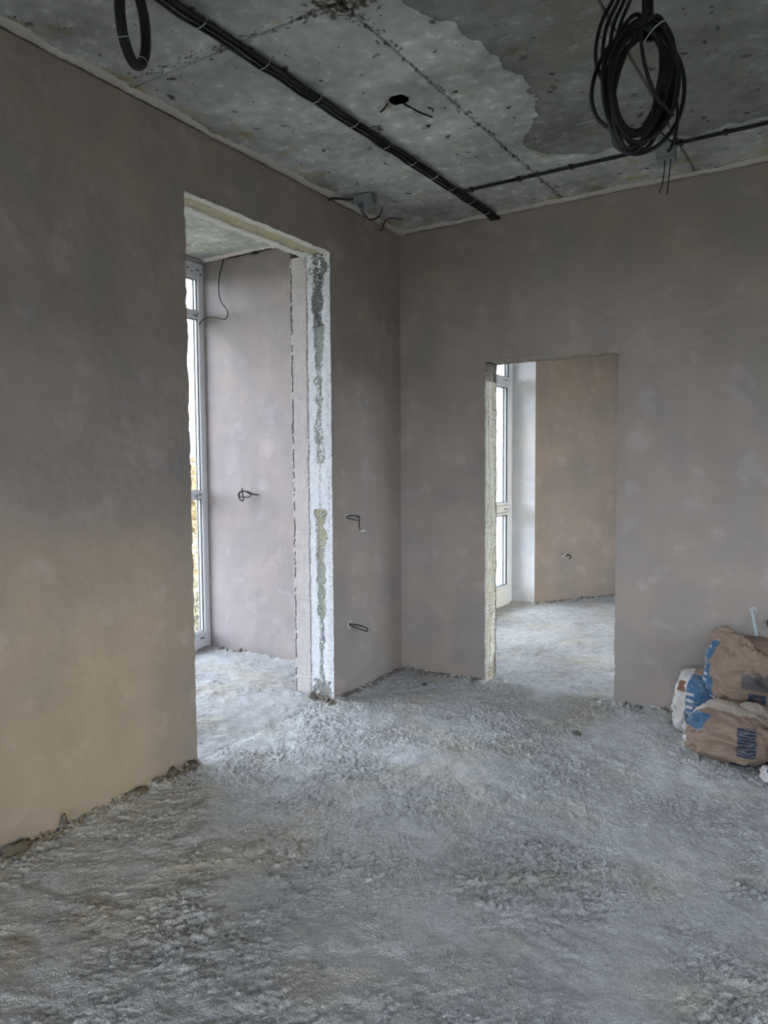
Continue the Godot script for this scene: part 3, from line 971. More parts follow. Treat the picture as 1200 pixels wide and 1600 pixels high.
func build_big_coil():
	var c := Vector3(2.01, 2.622, 1.915)
	var t := thing("cable_coil", "big tangled coil of black cable hanging from the ceiling at the right", "cable coil", c)
	var rx := view_right()
	var rz := rx.cross(Vector3.UP).normalized()     # towards the camera or away
	rng.seed = 77
	for k in 15:
		var p := []
		var ox := rng.randf_range(-0.022, 0.022)
		var w := rng.randf_range(0.082, 0.118)
		var top := 0.185 + rng.randf_range(-0.03, 0.02)
		var bot := 0.165 + rng.randf_range(-0.03, 0.035)
		if k == 12: bot = 0.225; ox = -0.03; w = 0.085
		if k == 13: bot = 0.215; ox = -0.015; w = 0.092
		var tilt := rng.randf_range(-0.12, 0.02)
		var dz := (k - 7) * 0.006
		for i in 18:
			var a := TAU * i / 18.0
			var x := w * cos(a) + ox + 0.012 * sin(a * 2.0 + k)
			var y := (top if sin(a) > 0 else bot) * sin(a)
			# pulled together under the tie at the top
			if sin(a) > 0.6: x = lerpf(x, 0.015, (sin(a) - 0.6) * 0.5)
			x += tilt * y * -1.0
			p.append(rx * x + Vector3.UP * y + rz * (dz + 0.012 * sin(a + k * 0.7) + rng.randfn(0, 0.002)))
		cable(t, curve(p, 5, true), 0.0066)
	# one loop crossing the eye of the coil
	cable(t, curve([rx * -0.002 + Vector3.UP * 0.19 + rz * 0.06, rx * -0.022 + Vector3.UP * 0.12 + rz * 0.07, rx * -0.008 + Vector3.UP * 0.02 + rz * 0.07, rx * 0.03 + Vector3.UP * -0.07 + rz * 0.065, rx * 0.085 + Vector3.UP * -0.125 + rz * 0.06], 8), 0.006)
	# strands that run up to the ceiling
	for k in 3:
		cable(t, curve([rx * (0.012 + k * 0.011) + Vector3.UP * 0.13, rx * (0.010 + k * 0.012) + Vector3.UP * 0.25, rx * (0.008 + k * 0.012) + Vector3.UP * (H - c.y - 0.003)], 6), 0.0066)
	for k in 4:
		cable(t, curve([rx * (-0.105 + k * 0.016) + Vector3.UP * (0.02 + k * 0.02) + rz * -0.03, rx * (-0.128 + k * 0.022) + Vector3.UP * 0.10 + rz * -0.04, rx * (-0.115 + k * 0.021) + Vector3.UP * 0.20 + rz * -0.04, rx * (-0.075 + k * 0.018) + Vector3.UP * 0.28 + rz * -0.03, rx * (-0.03 + k * 0.012) + Vector3.UP * (H - c.y - 0.003)], 6), 0.0062)
	# a pale end that trails down at the right
	cable(t, curve([rx * 0.095 + Vector3.UP * 0.06, rx * 0.118 + Vector3.UP * -0.05, rx * 0.120 + Vector3.UP * -0.13, rx * 0.105 + Vector3.UP * -0.19, rx * 0.092 + Vector3.UP * -0.205], 6), 0.005)
	var tie := MB.new()
	var ring := []
	for i in 14:
		var a := TAU * i / 14.0
		ring.append(rx * (0.045 + 0.034 * cos(a)) + Vector3.UP * (0.145 + 0.02 * cos(a) + 0.012 * sin(a)) + rz * (0.055 * sin(a)))
	tie.tube(curve(ring, 3, true), 0.002, 6)
	obj("cable_tie", tie, M.clip, t)

func build_small_coil():
	var c := Vector3(0.672, 2.811, 2.765)   # hangs edge on to the camera
	var t := thing("cable_coil", "small tight ring of black cable hanging from the ceiling at the left", "cable coil", c)
	var rx := view_right()
	var sight := Vector3(-0.758, 0, -0.652)
	var ax := (Vector3(0.652, 0, -0.758) * 0.46 + sight * 0.89).normalized()
	var nrm := ax.cross(Vector3.UP).normalized()
	rng.seed = 5
	for k in 9:
		var a0 := TAU * k / 9.0
		var p := []
		for i in 18:
			var a := TAU * i / 18.0
			var q := 0.0 if k == 0 else 0.0105
			var ro := q * cos(a0 + a)
			var no := q * sin(a0 + a)
			p.append(ax * (0.080 + ro) * cos(a) + Vector3.UP * (0.122 + ro) * sin(a) + nrm * no)
		cable(t, curve(p, 4, true), 0.0058)
	cable(t, curve([ax * -0.03 + Vector3.UP * 0.115, ax * -0.035 + Vector3.UP * 0.17, ax * -0.01 + Vector3.UP * 0.25, Vector3.UP * (H - c.y - 0.003)], 6), 0.0058)
	cable(t, curve([ax * 0.03 + Vector3.UP * 0.115, ax * 0.02 + Vector3.UP * 0.18, ax * 0.02 + Vector3.UP * (H - c.y - 0.003)], 6), 0.0058)
	for s in [[-0.055, 0.088], [-0.062, -0.077], [0.05, -0.095]]:
		var p: Vector3 = ax * s[0] + Vector3.UP * s[1]
		var dirn: Vector3 = (ax * -s[1] * 0.66 + Vector3.UP * s[0] * 1.5).normalized()
		var o: Vector3 = dirn.cross(nrm).normalized()
		var ring := []
		for i in 10:
			var a := TAU * i / 10.0
			ring.append(p + o * 0.019 * cos(a) + nrm * 0.019 * sin(a))
		var tb := MB.new()
		tb.tube(curve(ring, 2, true), 0.0016, 5)
		obj("cable_tie", tb, M.clip, t)

func wall_hole(at: Vector3, nrm: Vector3, r: float, parent: Node3D):
	# chipped collar of filler round the hole a cable comes out of
	var u := nrm.cross(Vector3.UP).normalized()
	var pts := PackedVector3Array()
	for j in 4:
		for i in 15:
			var a := TAU * (i % 14) / 14.0
			var rr: float = r * [1.5, 1.15, 0.75, 0.45][j] * (1.0 + 0.25 * n_edge.get_noise_2d((i % 14) * 17.0, at.x * 90.0 + at.y * 33.0 + j * 3.0))
			var h: float = [0.0005, 0.004, 0.004, 0.0008][j]
			pts.append(at + (u * cos(a) + Vector3.UP * sin(a)) * rr + nrm * h)
	var mb := MB.new()
	mb.sheet(15, 4, pts, nrm, PackedColorArray(), PackedVector2Array(), true)
	obj("filler", mb, M.pale, parent)
	var k := MB.new()
	k.tube(PackedVector3Array([at + nrm * 0.0003, at + nrm * 0.0012]), r * 0.6, 12)
	obj("hole", k, M.gasket, parent)

func build_wires():
	# box by the left wall
	var b := junction_box("grey junction box on the ceiling beside the left wall with curled wires", Vector3(0.20, H, 0.735), 0.15, Vector3(0.115, 0.045, 0.08))
	cable(b, curve([Vector3(-0.055, -0.02, 0.01), Vector3(-0.10, -0.022, 0.03), Vector3(-0.165, -0.02, 0.075), Vector3(-0.195, -0.03, 0.085)], 6), 0.007)
	for k in 2:
		cable(b, curve([Vector3(-0.02 + k * 0.012, -0.045, 0.03), Vector3(-0.01 + k * 0.014, -0.10, 0.03), Vector3(0.03 + k * 0.006, -0.145 - k * 0.006, 0.01), Vector3(0.08, -0.125 - k * 0.006, -0.02), Vector3(0.10, -0.075, -0.03)], 6), 0.0028, "wire")
	cable(b, curve([Vector3(0.015, -0.13, 0.015), Vector3(0.0, -0.155, -0.03), Vector3(-0.08, -0.14, -0.16), Vector3(-0.14, -0.125, -0.26)], 6), 0.0022, "wire", M.clip)
	var w := thing("wire_end", "thin black wire curling from the wall top beside the corner", "wire", Vector3(0.0, 2.965, 0.25))
	cable(w, curve([Vector3(-0.01, 0, 0), Vector3(0.03, -0.005, 0.02), Vector3(0.07, 0.03, 0.05), Vector3(0.14, 0.02, 0.10), Vector3(0.20, 0.015, 0.05)], 6), 0.0035)
	cable(w, curve([Vector3(0.02, 0.0, 0.0), Vector3(0.05, 0.012, 0.045), Vector3(0.04, 0.02, 0.07)], 6), 0.0025, "wire")
	# box under the branch run
	var b2 := junction_box("grey junction box on the ceiling behind the big coil with two hanging wires", Vector3(1.812, H, 0.485), 0.0, Vector3(0.085, 0.075, 0.085))
	cable(b2, curve([Vector3(-0.005, -0.05, 0.02), Vector3(-0.002, -0.12, 0.025), Vector3(-0.012, -0.19, 0.02), Vector3(-0.028, -0.235, 0.02)], 6), 0.0026, "wire")
	cable(b2, curve([Vector3(0.028, -0.05, 0.02), Vector3(0.024, -0.12, 0.025), Vector3(0.016, -0.19, 0.02), Vector3(0.012, -0.25, 0.02)], 6), 0.0026, "wire")
	cable(b2, curve([Vector3(0.03, -0.02, 0.035), Vector3(0.045, -0.035, 0.09), Vector3(0.02, -0.02, 0.16), Vector3(0.0, -0.004, 0.20)], 6), 0.004)
	# left wall, two outlets
	var o1 := thing("wire_outlet", "twisted black wires with a pale bared tip at mid height on the left wall", "wires", Vector3(0, 1.10, 0.655))
	wall_hole(Vector3(0, 0.015, 0.012), Vector3.RIGHT, 0.016, o1)
	cable(o1, curve([Vector3(0.0, 0.018, 0.012), Vector3(0.03, 0.028, -0.01), Vector3(0.05, 0.02, -0.055), Vector3(0.04, 0.0, -0.075), Vector3(0.03, -0.04, -0.085), Vector3(0.035, -0.075, -0.095)], 6), 0.0035)
	cable(o1, curve([Vector3(0.0, 0.012, 0.012), Vector3(0.03, 0.002, -0.02), Vector3(0.045, -0.005, -0.055), Vector3(0.035, 0.01, -0.085), Vector3(0.03, 0.012, -0.05)], 6), 0.003)
	cable(o1, curve([Vector3(0.035, -0.072, -0.09), Vector3(0.04, -0.078, -0.115), Vector3(0.045, -0.07, -0.13)], 6), 0.0045, "bared_tip", M.copper)
	var o2 := thing("wire_outlet", "black cable bent in a hairpin low on the left wall", "wires", Vector3(0, 0.43, 0.64))
	wall_hole(Vector3(0, 0.012, 0.0), Vector3.RIGHT, 0.022, o2)
	cable(o2, curve([Vector3(0.0, 0.016, 0.0), Vector3(0.04, 0.0, -0.05), Vector3(0.06, -0.025, -0.105), Vector3(0.055, -0.045, -0.115), Vector3(0.045, -0.042, -0.10), Vector3(0.025, -0.015, -0.04), Vector3(0.0, 0.006, 0.0)], 6), 0.0042)
	# loggia: knotted cable and dangling cable
	var k := thing("knotted_cable", "black cable tied in a knot on the pale loggia wall", "cable", Vector3(-1.17, 1.22, 0.24))
	wall_hole(Vector3(0.085, 0.005, 0), Vector3.BACK, 0.008, k)
	cable(k, curve([Vector3(0.085, 0.005, 0), Vector3(0.05, 0.01, 0.03), Vector3(0.01, 0.03, 0.05), Vector3(-0.05, 0.025, 0.05), Vector3(-0.07, 0.0, 0.05), Vector3(-0.03, -0.012, 0.055), Vector3(0.03, -0.01, 0.05), Vector3(0.05, 0.006, 0.05), Vector3(0.02, 0.022, 0.055), Vector3(-0.02, 0.035, 0.06), Vector3(-0.06, 0.016, 0.062), Vector3(-0.055, -0.025, 0.06), Vector3(-0.03, -0.042, 0.055), Vector3(-0.015, -0.02, 0.06), Vector3(-0.022, 0.02, 0.065), Vector3(-0.028, 0.055, 0.06)], 6), 0.0048)
	var d := thing("dangling_cable", "thin black cable dangling from the loggia ceiling to the window frame", "cable", Vector3(-1.39, 2.99, 0.25))
	cable(d, curve([Vector3(0.0, 0.0, 0.0), Vector3(-0.02, -0.16, 0.03), Vector3(-0.005, -0.30, 0.04), Vector3(0.06, -0.40, 0.03), Vector3(0.045, -0.455, 0.04), Vector3(-0.03, -0.44, 0.05), Vector3(-0.10, -0.425, 0.045), Vector3(-0.17, -0.425, 0.04), Vector3(-0.23, -0.47, 0.04)], 8), 0.0042)
	var lc := thing("ceiling_cable", "short black cable with a clip along the top of the loggia wall", "cable", Vector3(-1.15, 2.985, 0.25))
	cable(lc, curve([Vector3(-0.22, 0.005, 0.01), Vector3(-0.08, 0.0, 0.012), Vector3(0.05, 0.003, 0.01), Vector3(0.24, 0.004, 0.014)], 6), 0.006)
	var cl := MB.new()
	cl.box(Vector3(0.08, 0.0, 0.012), Vector3(0.05, 0.022, 0.026), 0.004)
	obj("clip", cl, M.cable, lc)
	# second room
	var nrm := Vector3(0.8486, 0, 0.529)
	var o3 := thing("wire_outlet", "short stripped wires low on the oblique wall beyond the doorway", "wires", Vector3(0.15, 0.48, -3.083))
	var along := Vector3(0.529, 0, -0.8486)
	wall_hole(nrm * 0.001 + along * 0.02, nrm, 0.016, o3)
	cable(o3, curve([along * 0.02, along * 0.0 + nrm * 0.03 + Vector3.UP * 0.03, along * -0.04 + nrm * 0.06 + Vector3.UP * 0.02, along * -0.075 + nrm * 0.07 + Vector3.UP * 0.005], 6), 0.005, "bared_tip", M.copper)
	cable(o3, curve([along * 0.02, along * 0.03 + nrm * 0.04 + Vector3.UP * 0.02, along * 0.05 + nrm * 0.06 + Vector3.UP * -0.005, along * 0.03 + nrm * 0.06 + Vector3.UP * -0.02], 6), 0.007)

func build_ceiling_hole():
	# a patch broken out of the slab: dark rough-edged hollow, its rim of crushed concrete and two rods
	var t := thing("cable_outlet", "short dark wire ends sticking out of the broken recess in the ceiling", "wires", Vector3(0.92, H, 1.555))
	cable(t, curve([Vector3(0.01, -0.003, -0.02), Vector3(0.05, -0.02, -0.10), Vector3(0.08, -0.025, -0.15)], 5), 0.004, "wire")
	cable(t, curve([Vector3(-0.05, -0.003, 0.02), Vector3(-0.045, -0.035, 0.05), Vector3(-0.05, -0.06, 0.075)], 5), 0.004, "wire")
	cable(t, curve([Vector3(0.09, -0.01, -0.09), Vector3(0.12, -0.03, -0.08), Vector3(0.125, -0.045, -0.07)], 5), 0.003, "wire")

# ---------------------------------------------------------------- sacks
# w across, d deep, h high; the top is drawn in and folded over
func sack_mesh(w: float, d: float, h: float, seed_: int, slump: float, wrinkle: float) -> MB:
	var nz := noise(FastNoiseLite.TYPE_SIMPLEX_SMOOTH, 1.0, seed_, 3)
	var nr := noise(FastNoiseLite.TYPE_SIMPLEX_SMOOTH, 1.0, seed_ + 9, 2)
	nr.fractal_type = FastNoiseLite.FRACTAL_RIDGED
	var nu := 89
	var nv := 60
	var pts := PackedVector3Array()
	var uvs := PackedVector2Array()
	for j in nv:
		var v := float(j) / (nv - 1)
		for i in nu:
			var u := float(i) / (nu - 1)
			var a := TAU * (u + 0.25) # u = 0.5 faces +z
			var ca := cos(a)
			var sa := -sin(a)
			ca = -ca
			# rounded pillow: squarish in plan, bellied in the middle
			var ex := 0.62
			var bx := signf(ca) * pow(absf(ca), ex)
			var bz := signf(sa) * pow(absf(sa), ex)
			var e := pow(sin(PI * clampf(v, 0.0, 1.0)), lerpf(0.16, 0.36, clampf(slump / 1.6, 0.0, 1.0)))
			var rx := w / 2 * e * (1.0 + slump * 0.10 * (0.5 - v))
			var rz := d / 2 * e * (1.0 + slump * 0.16 * (0.45 - v))
			if v > 0.72: rz *= lerpf(1.0, 0.55, (v - 0.72) / 0.28)
			var p := Vector3(bx * rx, h * (0.5 - 0.5 * cos(PI * clampf(v, 0, 1))) , bz * rz)
			p.y = h * lerpf(v, 0.5 - 0.5 * cos(PI * v), 0.65)
			var q := Vector3(ca, v * 1.6, sa)
			var fold := nr.get_noise_3d(q.x * 1.5 + q.y, q.y * 1.4, q.z * 1.5 - q.y)
			var off := wrinkle * (1.5 * fold + 1.3 * nz.get_noise_3d(q.x * 1.1 + 5.0, q.y * 1.1, q.z * 1.1) + 0.25 * nz.get_noise_3d(q.x * 6.0, q.y * 6.0, q.z * 6.0))
			off += wrinkle * 0.8 * nr.get_noise_3d(q.x * 3.2 + 7.0, q.y * 2.6, q.z * 3.2)
			off += wrinkle * 0.5 * sin(u * 40.0 + 3.0 * nz.get_noise_1d(v * 4.0)) * clampf((v - 0.72) * 3.0, 0.0, 1.0)
			p += Vector3(bx, 0.12, bz).normalized() * off * e
			p.y = maxf(p.y, 0.0)
			pts.append(p)
			uvs.append(Vector2(1.0 - u, 1.0 - v))
	var mb := MB.new()
	mb.sheet(nu, nv, pts, _outward(pts, nu), PackedColorArray(), uvs, true)
	return mb

func _outward(pts: PackedVector3Array, nu: int) -> bool:
	var k := (pts.size() / nu / 2) * nu + 10
	var nn := (pts[k + 1] - pts[k - 1]).cross(pts[k + nu] - pts[k - nu])
	return nn.dot(Vector3(pts[k].x, 0, pts[k].z)) < 0

# a crumpled paper fold swept along a path, flat in section
func fold_mesh(path: Array, w: float, th: float, seed_: int) -> MB:
	var nz := noise(FastNoiseLite.TYPE_SIMPLEX_SMOOTH, 1.0, seed_, 3)
	var c := curve(path, 10)
	var m := c.size()
	var pts := PackedVector3Array()
	var uvs := PackedVector2Array()
	for j in m:
		var t := (c[mini(j + 1, m - 1)] - c[maxi(j - 1, 0)]).normalized()
		var side := t.cross(Vector3.UP).normalized()
		var up := side.cross(t)
		var s := float(j) / (m - 1)
		var e := pow(sin(PI * clampf(s, 0.02, 0.98)), 0.3)
		for i in 25:
			var a := TAU * (i % 24) / 24.0
			var k := 1.0 + 0.42 * nz.get_noise_2d(s * 9.0 + cos(a) * 1.2, sin(a) * 1.4 + s * 3.0) + 0.30 * nz.get_noise_2d(s * 22.0 + cos(a) * 3.0, sin(a) * 3.5 + 40.0)
			pts.append(c[j] + (up * sin(a) * w / 2 + side * cos(a) * th / 2) * k * e)
			uvs.append(Vector2(0.02 + s * 0.2, 0.2 + 0.6 * i / 24.0))
	var mb := MB.new()
	var n0 := (pts[25 * 5 + 1] - pts[25 * 5]).cross(pts[25 * 6] - pts[25 * 5])
	mb.sheet(25, m, pts, n0.dot(pts[25 * 5] - c[5]) < 0, PackedColorArray(), uvs, true)
	return mb

func sack(label: String, at: Vector3, turn: float, size: Vector3, seed_: int, kind: int, slump: float, wrinkle: float, fold: Array, fw := 0.07, ft := 0.03, lean := Vector3.ZERO) -> Node3D:
	var t := thing("cement_sack", label, "sack", at)
	t.rotation = Vector3(lean.x, turn, lean.z)
	obj("body", sack_mesh(size.x, size.z, size.y, seed_, slump, wrinkle), M["sack%d" % kind], t)
	if fold.size(): obj("folded_top", fold_mesh(fold, fw, ft, seed_ + 3), M["sack%d" % kind], t)
	return t

func build_sacks():
	sack("small leaning paper sack with a blue band, leftmost by the back wall", Vector3(1.97, 0.0, 0.27), -0.15, Vector3(0.225, 0.34, 0.2), 101, 0, 0.8, 0.014, [Vector3(-0.05, 0.27, 0.06), Vector3(0.0, 0.325, 0.03), Vector3(0.06, 0.31, 0.03), Vector3(0.12, 0.25, 0.05)], 0.06, 0.035, Vector3(-0.18, 0, -0.05))
	sack("slumped brown paper sack with a ruled navy block lying in front of the pile", Vector3(2.165, 0.0, 0.50), -0.2, Vector3(0.37, 0.235, 0.37), 102, 1, 1.6, 0.016, [])
	sack("tall brown paper sack with grey panels and folded top, highest of the pile", Vector3(2.205, 0.175, 0.25), -0.12, Vector3(0.37, 0.37, 0.27), 103, 2, 0.5, 0.015, [Vector3(-0.165, 0.36, 0.03), Vector3(-0.06, 0.345, 0.08), Vector3(0.05, 0.285, 0.135), Vector3(0.15, 0.245, 0.13)], 0.13, 0.05)
	var r := thing("empty_sack", "crumpled empty paper sack rolled up on top of the slumped sack", "sack", Vector3(2.21, 0.215, 0.49))
	obj("roll", fold_mesh([Vector3(-0.16, 0.02, 0.0), Vector3(-0.08, 0.03, 0.03), Vector3(0.02, 0.0, 0.05), Vector3(0.10, -0.02, 0.05), Vector3(0.18, -0.03, 0.03)], 0.075, 0.07, 140), M.kraft, r)
	obj("crumple", fold_mesh([Vector3(-0.02, 0.03, 0.02), Vector3(0.05, 0.045, 0.03), Vector3(0.12, 0.025, 0.03), Vector3(0.15, 0.045, 0.02)], 0.06, 0.05, 141), M.kraft, r)
	sack("white paper sack with blue print at the right edge of the photo", Vector3(2.535, 0.0, 0.49), 0.1, Vector3(0.38, 0.40, 0.30), 104, 3, 0.6, 0.015, [Vector3(-0.17, 0.385, 0.0), Vector3(-0.05, 0.41, 0.02), Vector3(0.08, 0.40, 0.02), Vector3(0.17, 0.37, 0.02)], 0.07, 0.05)
	sack("tall brown paper sack standing against the back wall behind the white sack", Vector3(2.60, 0.0, 0.17), 0.0, Vector3(0.34, 0.50, 0.24), 105, 2, 0.5, 0.013, [Vector3(-0.14, 0.49, 0.0), Vector3(0.0, 0.50, 0.03), Vector3(0.14, 0.47, 0.02)])
	sack("flat small sack lying on the floor in front of the white sack", Vector3(2.48, 0.0, 0.745), 0.1, Vector3(0.32, 0.085, 0.16), 106, 3, 1.0, 0.008, [])
	# conduit out of the wall above them
	var t := thing("conduit", "grey conduit bending out of the back wall above the sacks with a green cap", "pipe", Vector3(2.203, 0.635, 0))
	wall_hole(Vector3(0, 0.0, 0), Vector3.BACK, 0.015, t)
	var mb := MB.new()
	mb.tube(curve([Vector3(0, 0.0, -0.02), Vector3(0.0, -0.004, 0.015), Vector3(0.012, -0.06, 0.045), Vector3(0.035, -0.145, 0.09)], 8), 0.008, 10)
	obj("tube", mb, M.pipe, t)
	var c := MB.new()
	c.tube(PackedVector3Array([Vector3(0.034, -0.140, 0.088), Vector3(0.036, -0.148, 0.092), Vector3(0.058, -0.158, 0.10), Vector3(0.060, -0.159, 0.1005)]), 0.017, 12)
	obj("cap", c, M.cap, t)
	var s := thing("pipe_stub", "short dark pipe stub with a pale collar on the back wall above the white sack", "pipe", Vector3(2.285, 0.585, 0))
	var sb := MB.new()
	sb.tube(PackedVector3Array([Vector3(0, 0, -0.01), Vector3(0.004, -0.004, 0.05)]), 0.014, 12)
	obj("stub", sb, M.gasket, s)
	var sc := MB.new()
	sc.tube(PackedVector3Array([Vector3(0.0, -0.03, 0.0), Vector3(0.001, -0.032, 0.03)]), 0.012, 10)
	obj("collar", sc, M.pale, s)

# ---------------------------------------------------------------- rubble
func chunk_mesh(seed_: int, s: Vector3) -> MB:
	var nz := noise(FastNoiseLite.TYPE_SIMPLEX, 1.0, seed_, 2)
	var pts := PackedVector3Array()
	for j in 7:
		var b := PI * j / 6.0
		for i in 11:
			var a := TAU * (i % 10) / 10.0
			var p := Vector3(sin(b) * cos(a), cos(b), sin(b) * sin(a))
			pts.append(p * s * (1.0 + 0.75 * nz.get_noise_3d(p.x * 1.4, p.y * 1.4, p.z * 1.4)))
	var mb := MB.new()
	var n0 := (pts[34] - pts[33]).cross(pts[44] - pts[33])
	mb.sheet(11, 7, pts, n0.dot(pts[33]) < 0, PackedColorArray(), PackedVector2Array(), true)
	return mb

func build_rubble():
	rng.seed = 909
	var mesh := chunk_mesh(4, Vector3.ONE).mesh()
	var lines := [[Vector3(0.0, 0, 1.97), Vector3(0.0, 0, 3.1), 260, Vector3.RIGHT, "crumbled plaster along the foot of the left wall in the foreground"],
		[Vector3(0.0, 0, 0.03), Vector3(0.0, 0, 0.80), 170, Vector3.RIGHT, "crumbled plaster along the foot of the wall between the two openings"],
		[Vector3(0.02, 0, 0.0), Vector3(0.62, 0, 0.0), 110, Vector3.BACK, "crumbled plaster along the back wall left of the doorway"],
		[Vector3(1.48, 0, 0.0), Vector3(2.1, 0, 0.0), 110, Vector3.BACK, "crumbled plaster along the back wall right of the doorway"],
		[Vector3(-0.16, 0, ZA + 0.01), Vector3(0.02, 0, ZA + 0.02), 130, Vector3.BACK, "chips heaped at the foot of the broken jamb"],
		[Vector3(-1.5, 0, 0.24), Vector3(-1.2, 0, 0.24), 26, Vector3.BACK, "dark crumbs at the foot of the loggia wall"],
		[Vector3(-0.04, 0, -2.78), Vector3(0.7, 0, -3.97), 150, Vector3(0.85, 0, 0.53), "crumbs along the foot of the oblique wall"]]
	for l in lines:
		var mm := MultiMesh.new()
		mm.transform_format = MultiMesh.TRANSFORM_3D
		mm.mesh = mesh
		mm.instance_count = l[2]
		for i in l[2]:
			var a: Vector3 = l[0]
			var b: Vector3 = l[1]
			var p: Vector3 = a.lerp(b, rng.randf()) + l[3] * absf(rng.randfn(0.004, 0.022))
			p.y = ground_height(p.x, p.z) + 0.010 + rng.randf_range(-0.003, 0.014)
			var s := rng.randf_range(0.003, 0.009) * (1.8 if rng.randf() < 0.08 else 1.0)
			mm.set_instance_transform(i, Transform3D(Basis.from_euler(Vector3(rng.randf() * TAU, rng.randf() * TAU, 0)) * Basis.from_scale(Vector3(s, s * 0.6, s * 1.1)), p))
		var o := MultiMeshInstance3D.new()
		o.name = numbered("plaster_crumbs")
		o.multimesh = mm
		o.material_override = M.crumb
		add_child(o)
		tag(o, l[4], "rubble")
		o.set_meta("kind", "stuff")
	for c in [[Vector3(0.035, 0.028, 2.86), Vector3(0.018, 0.020, 0.060), "big dark plaster chunk at the foot of the left wall by the photo's left edge"],
		[Vector3(0.02, 0.035, 2.655), Vector3(0.006, 0.030, 0.010), "upright shard of plaster leaning on the left wall in the foreground"],
		[Vector3(0.03, 0.022, 2.30), Vector3(0.022, 0.016, 0.03), "flat plaster chunk midway along the foreground wall foot"],
		[Vector3(0.02, 0.03, 2.10), Vector3(0.018, 0.022, 0.02), "dark lump of plaster near the loggia opening's near corner"],
		[Vector3(0.025, 0.022, 1.985), Vector3(0.026, 0.018, 0.028), "crumbly lump at the very corner of the loggia opening"],
		[Vector3(0.33, 0.012, 0.27), Vector3(0.02, 0.009, 0.016), "small flat chip on the floor in the dim corner"],
		[Vector3(1.44, 0.010, 0.62), Vector3(0.028, 0.008, 0.02), "flat pale chip on the floor in front of the doorway"]]:
		var o := obj("plaster_chunk", chunk_mesh(int(c[0].z * 100), c[1]), M.chunk)
		o.position = c[0] + Vector3.UP * ground_height(c[0].x, c[0].z)
		tag(o, c[2], "rubble")

# ---------------------------------------------------------------- outdoors
func leaf_crown(parent: Node3D, n: int, c: Vector3, r: Vector3, m: Material, size: float):
	var q := MB.new()
	q.tri(Vector3(-0.4, 0, 0), Vector3(0, 0.15, 0.6), Vector3(0.4, 0, 0), Vector3.UP)
	q.tri(Vector3(-0.4, 0, 0), Vector3(0, 0.1, -0.6), Vector3(0.4, 0, 0), Vector3.UP)
	var mm := MultiMesh.new()
	mm.transform_format = MultiMesh.TRANSFORM_3D
	mm.mesh = q.mesh()
	mm.instance_count = n
	for i in n:
		var d := Vector3(rng.randfn(), rng.randfn(), rng.randfn()).normalized() * pow(rng.randf(), 0.4)
		mm.set_instance_transform(i, Transform3D(Basis.from_euler(Vector3(rng.randf() * TAU, rng.randf() * TAU, rng.randf() * TAU)).scaled(Vector3.ONE * size * rng.randf_range(0.6, 1.3)), c + d * r))
	var o := MultiMeshInstance3D.new()
	o.name = "foliage"
	o.multimesh = mm
	o.material_override = m
	o.set_meta("kind", "stuff")
	parent.add_child(o, true)

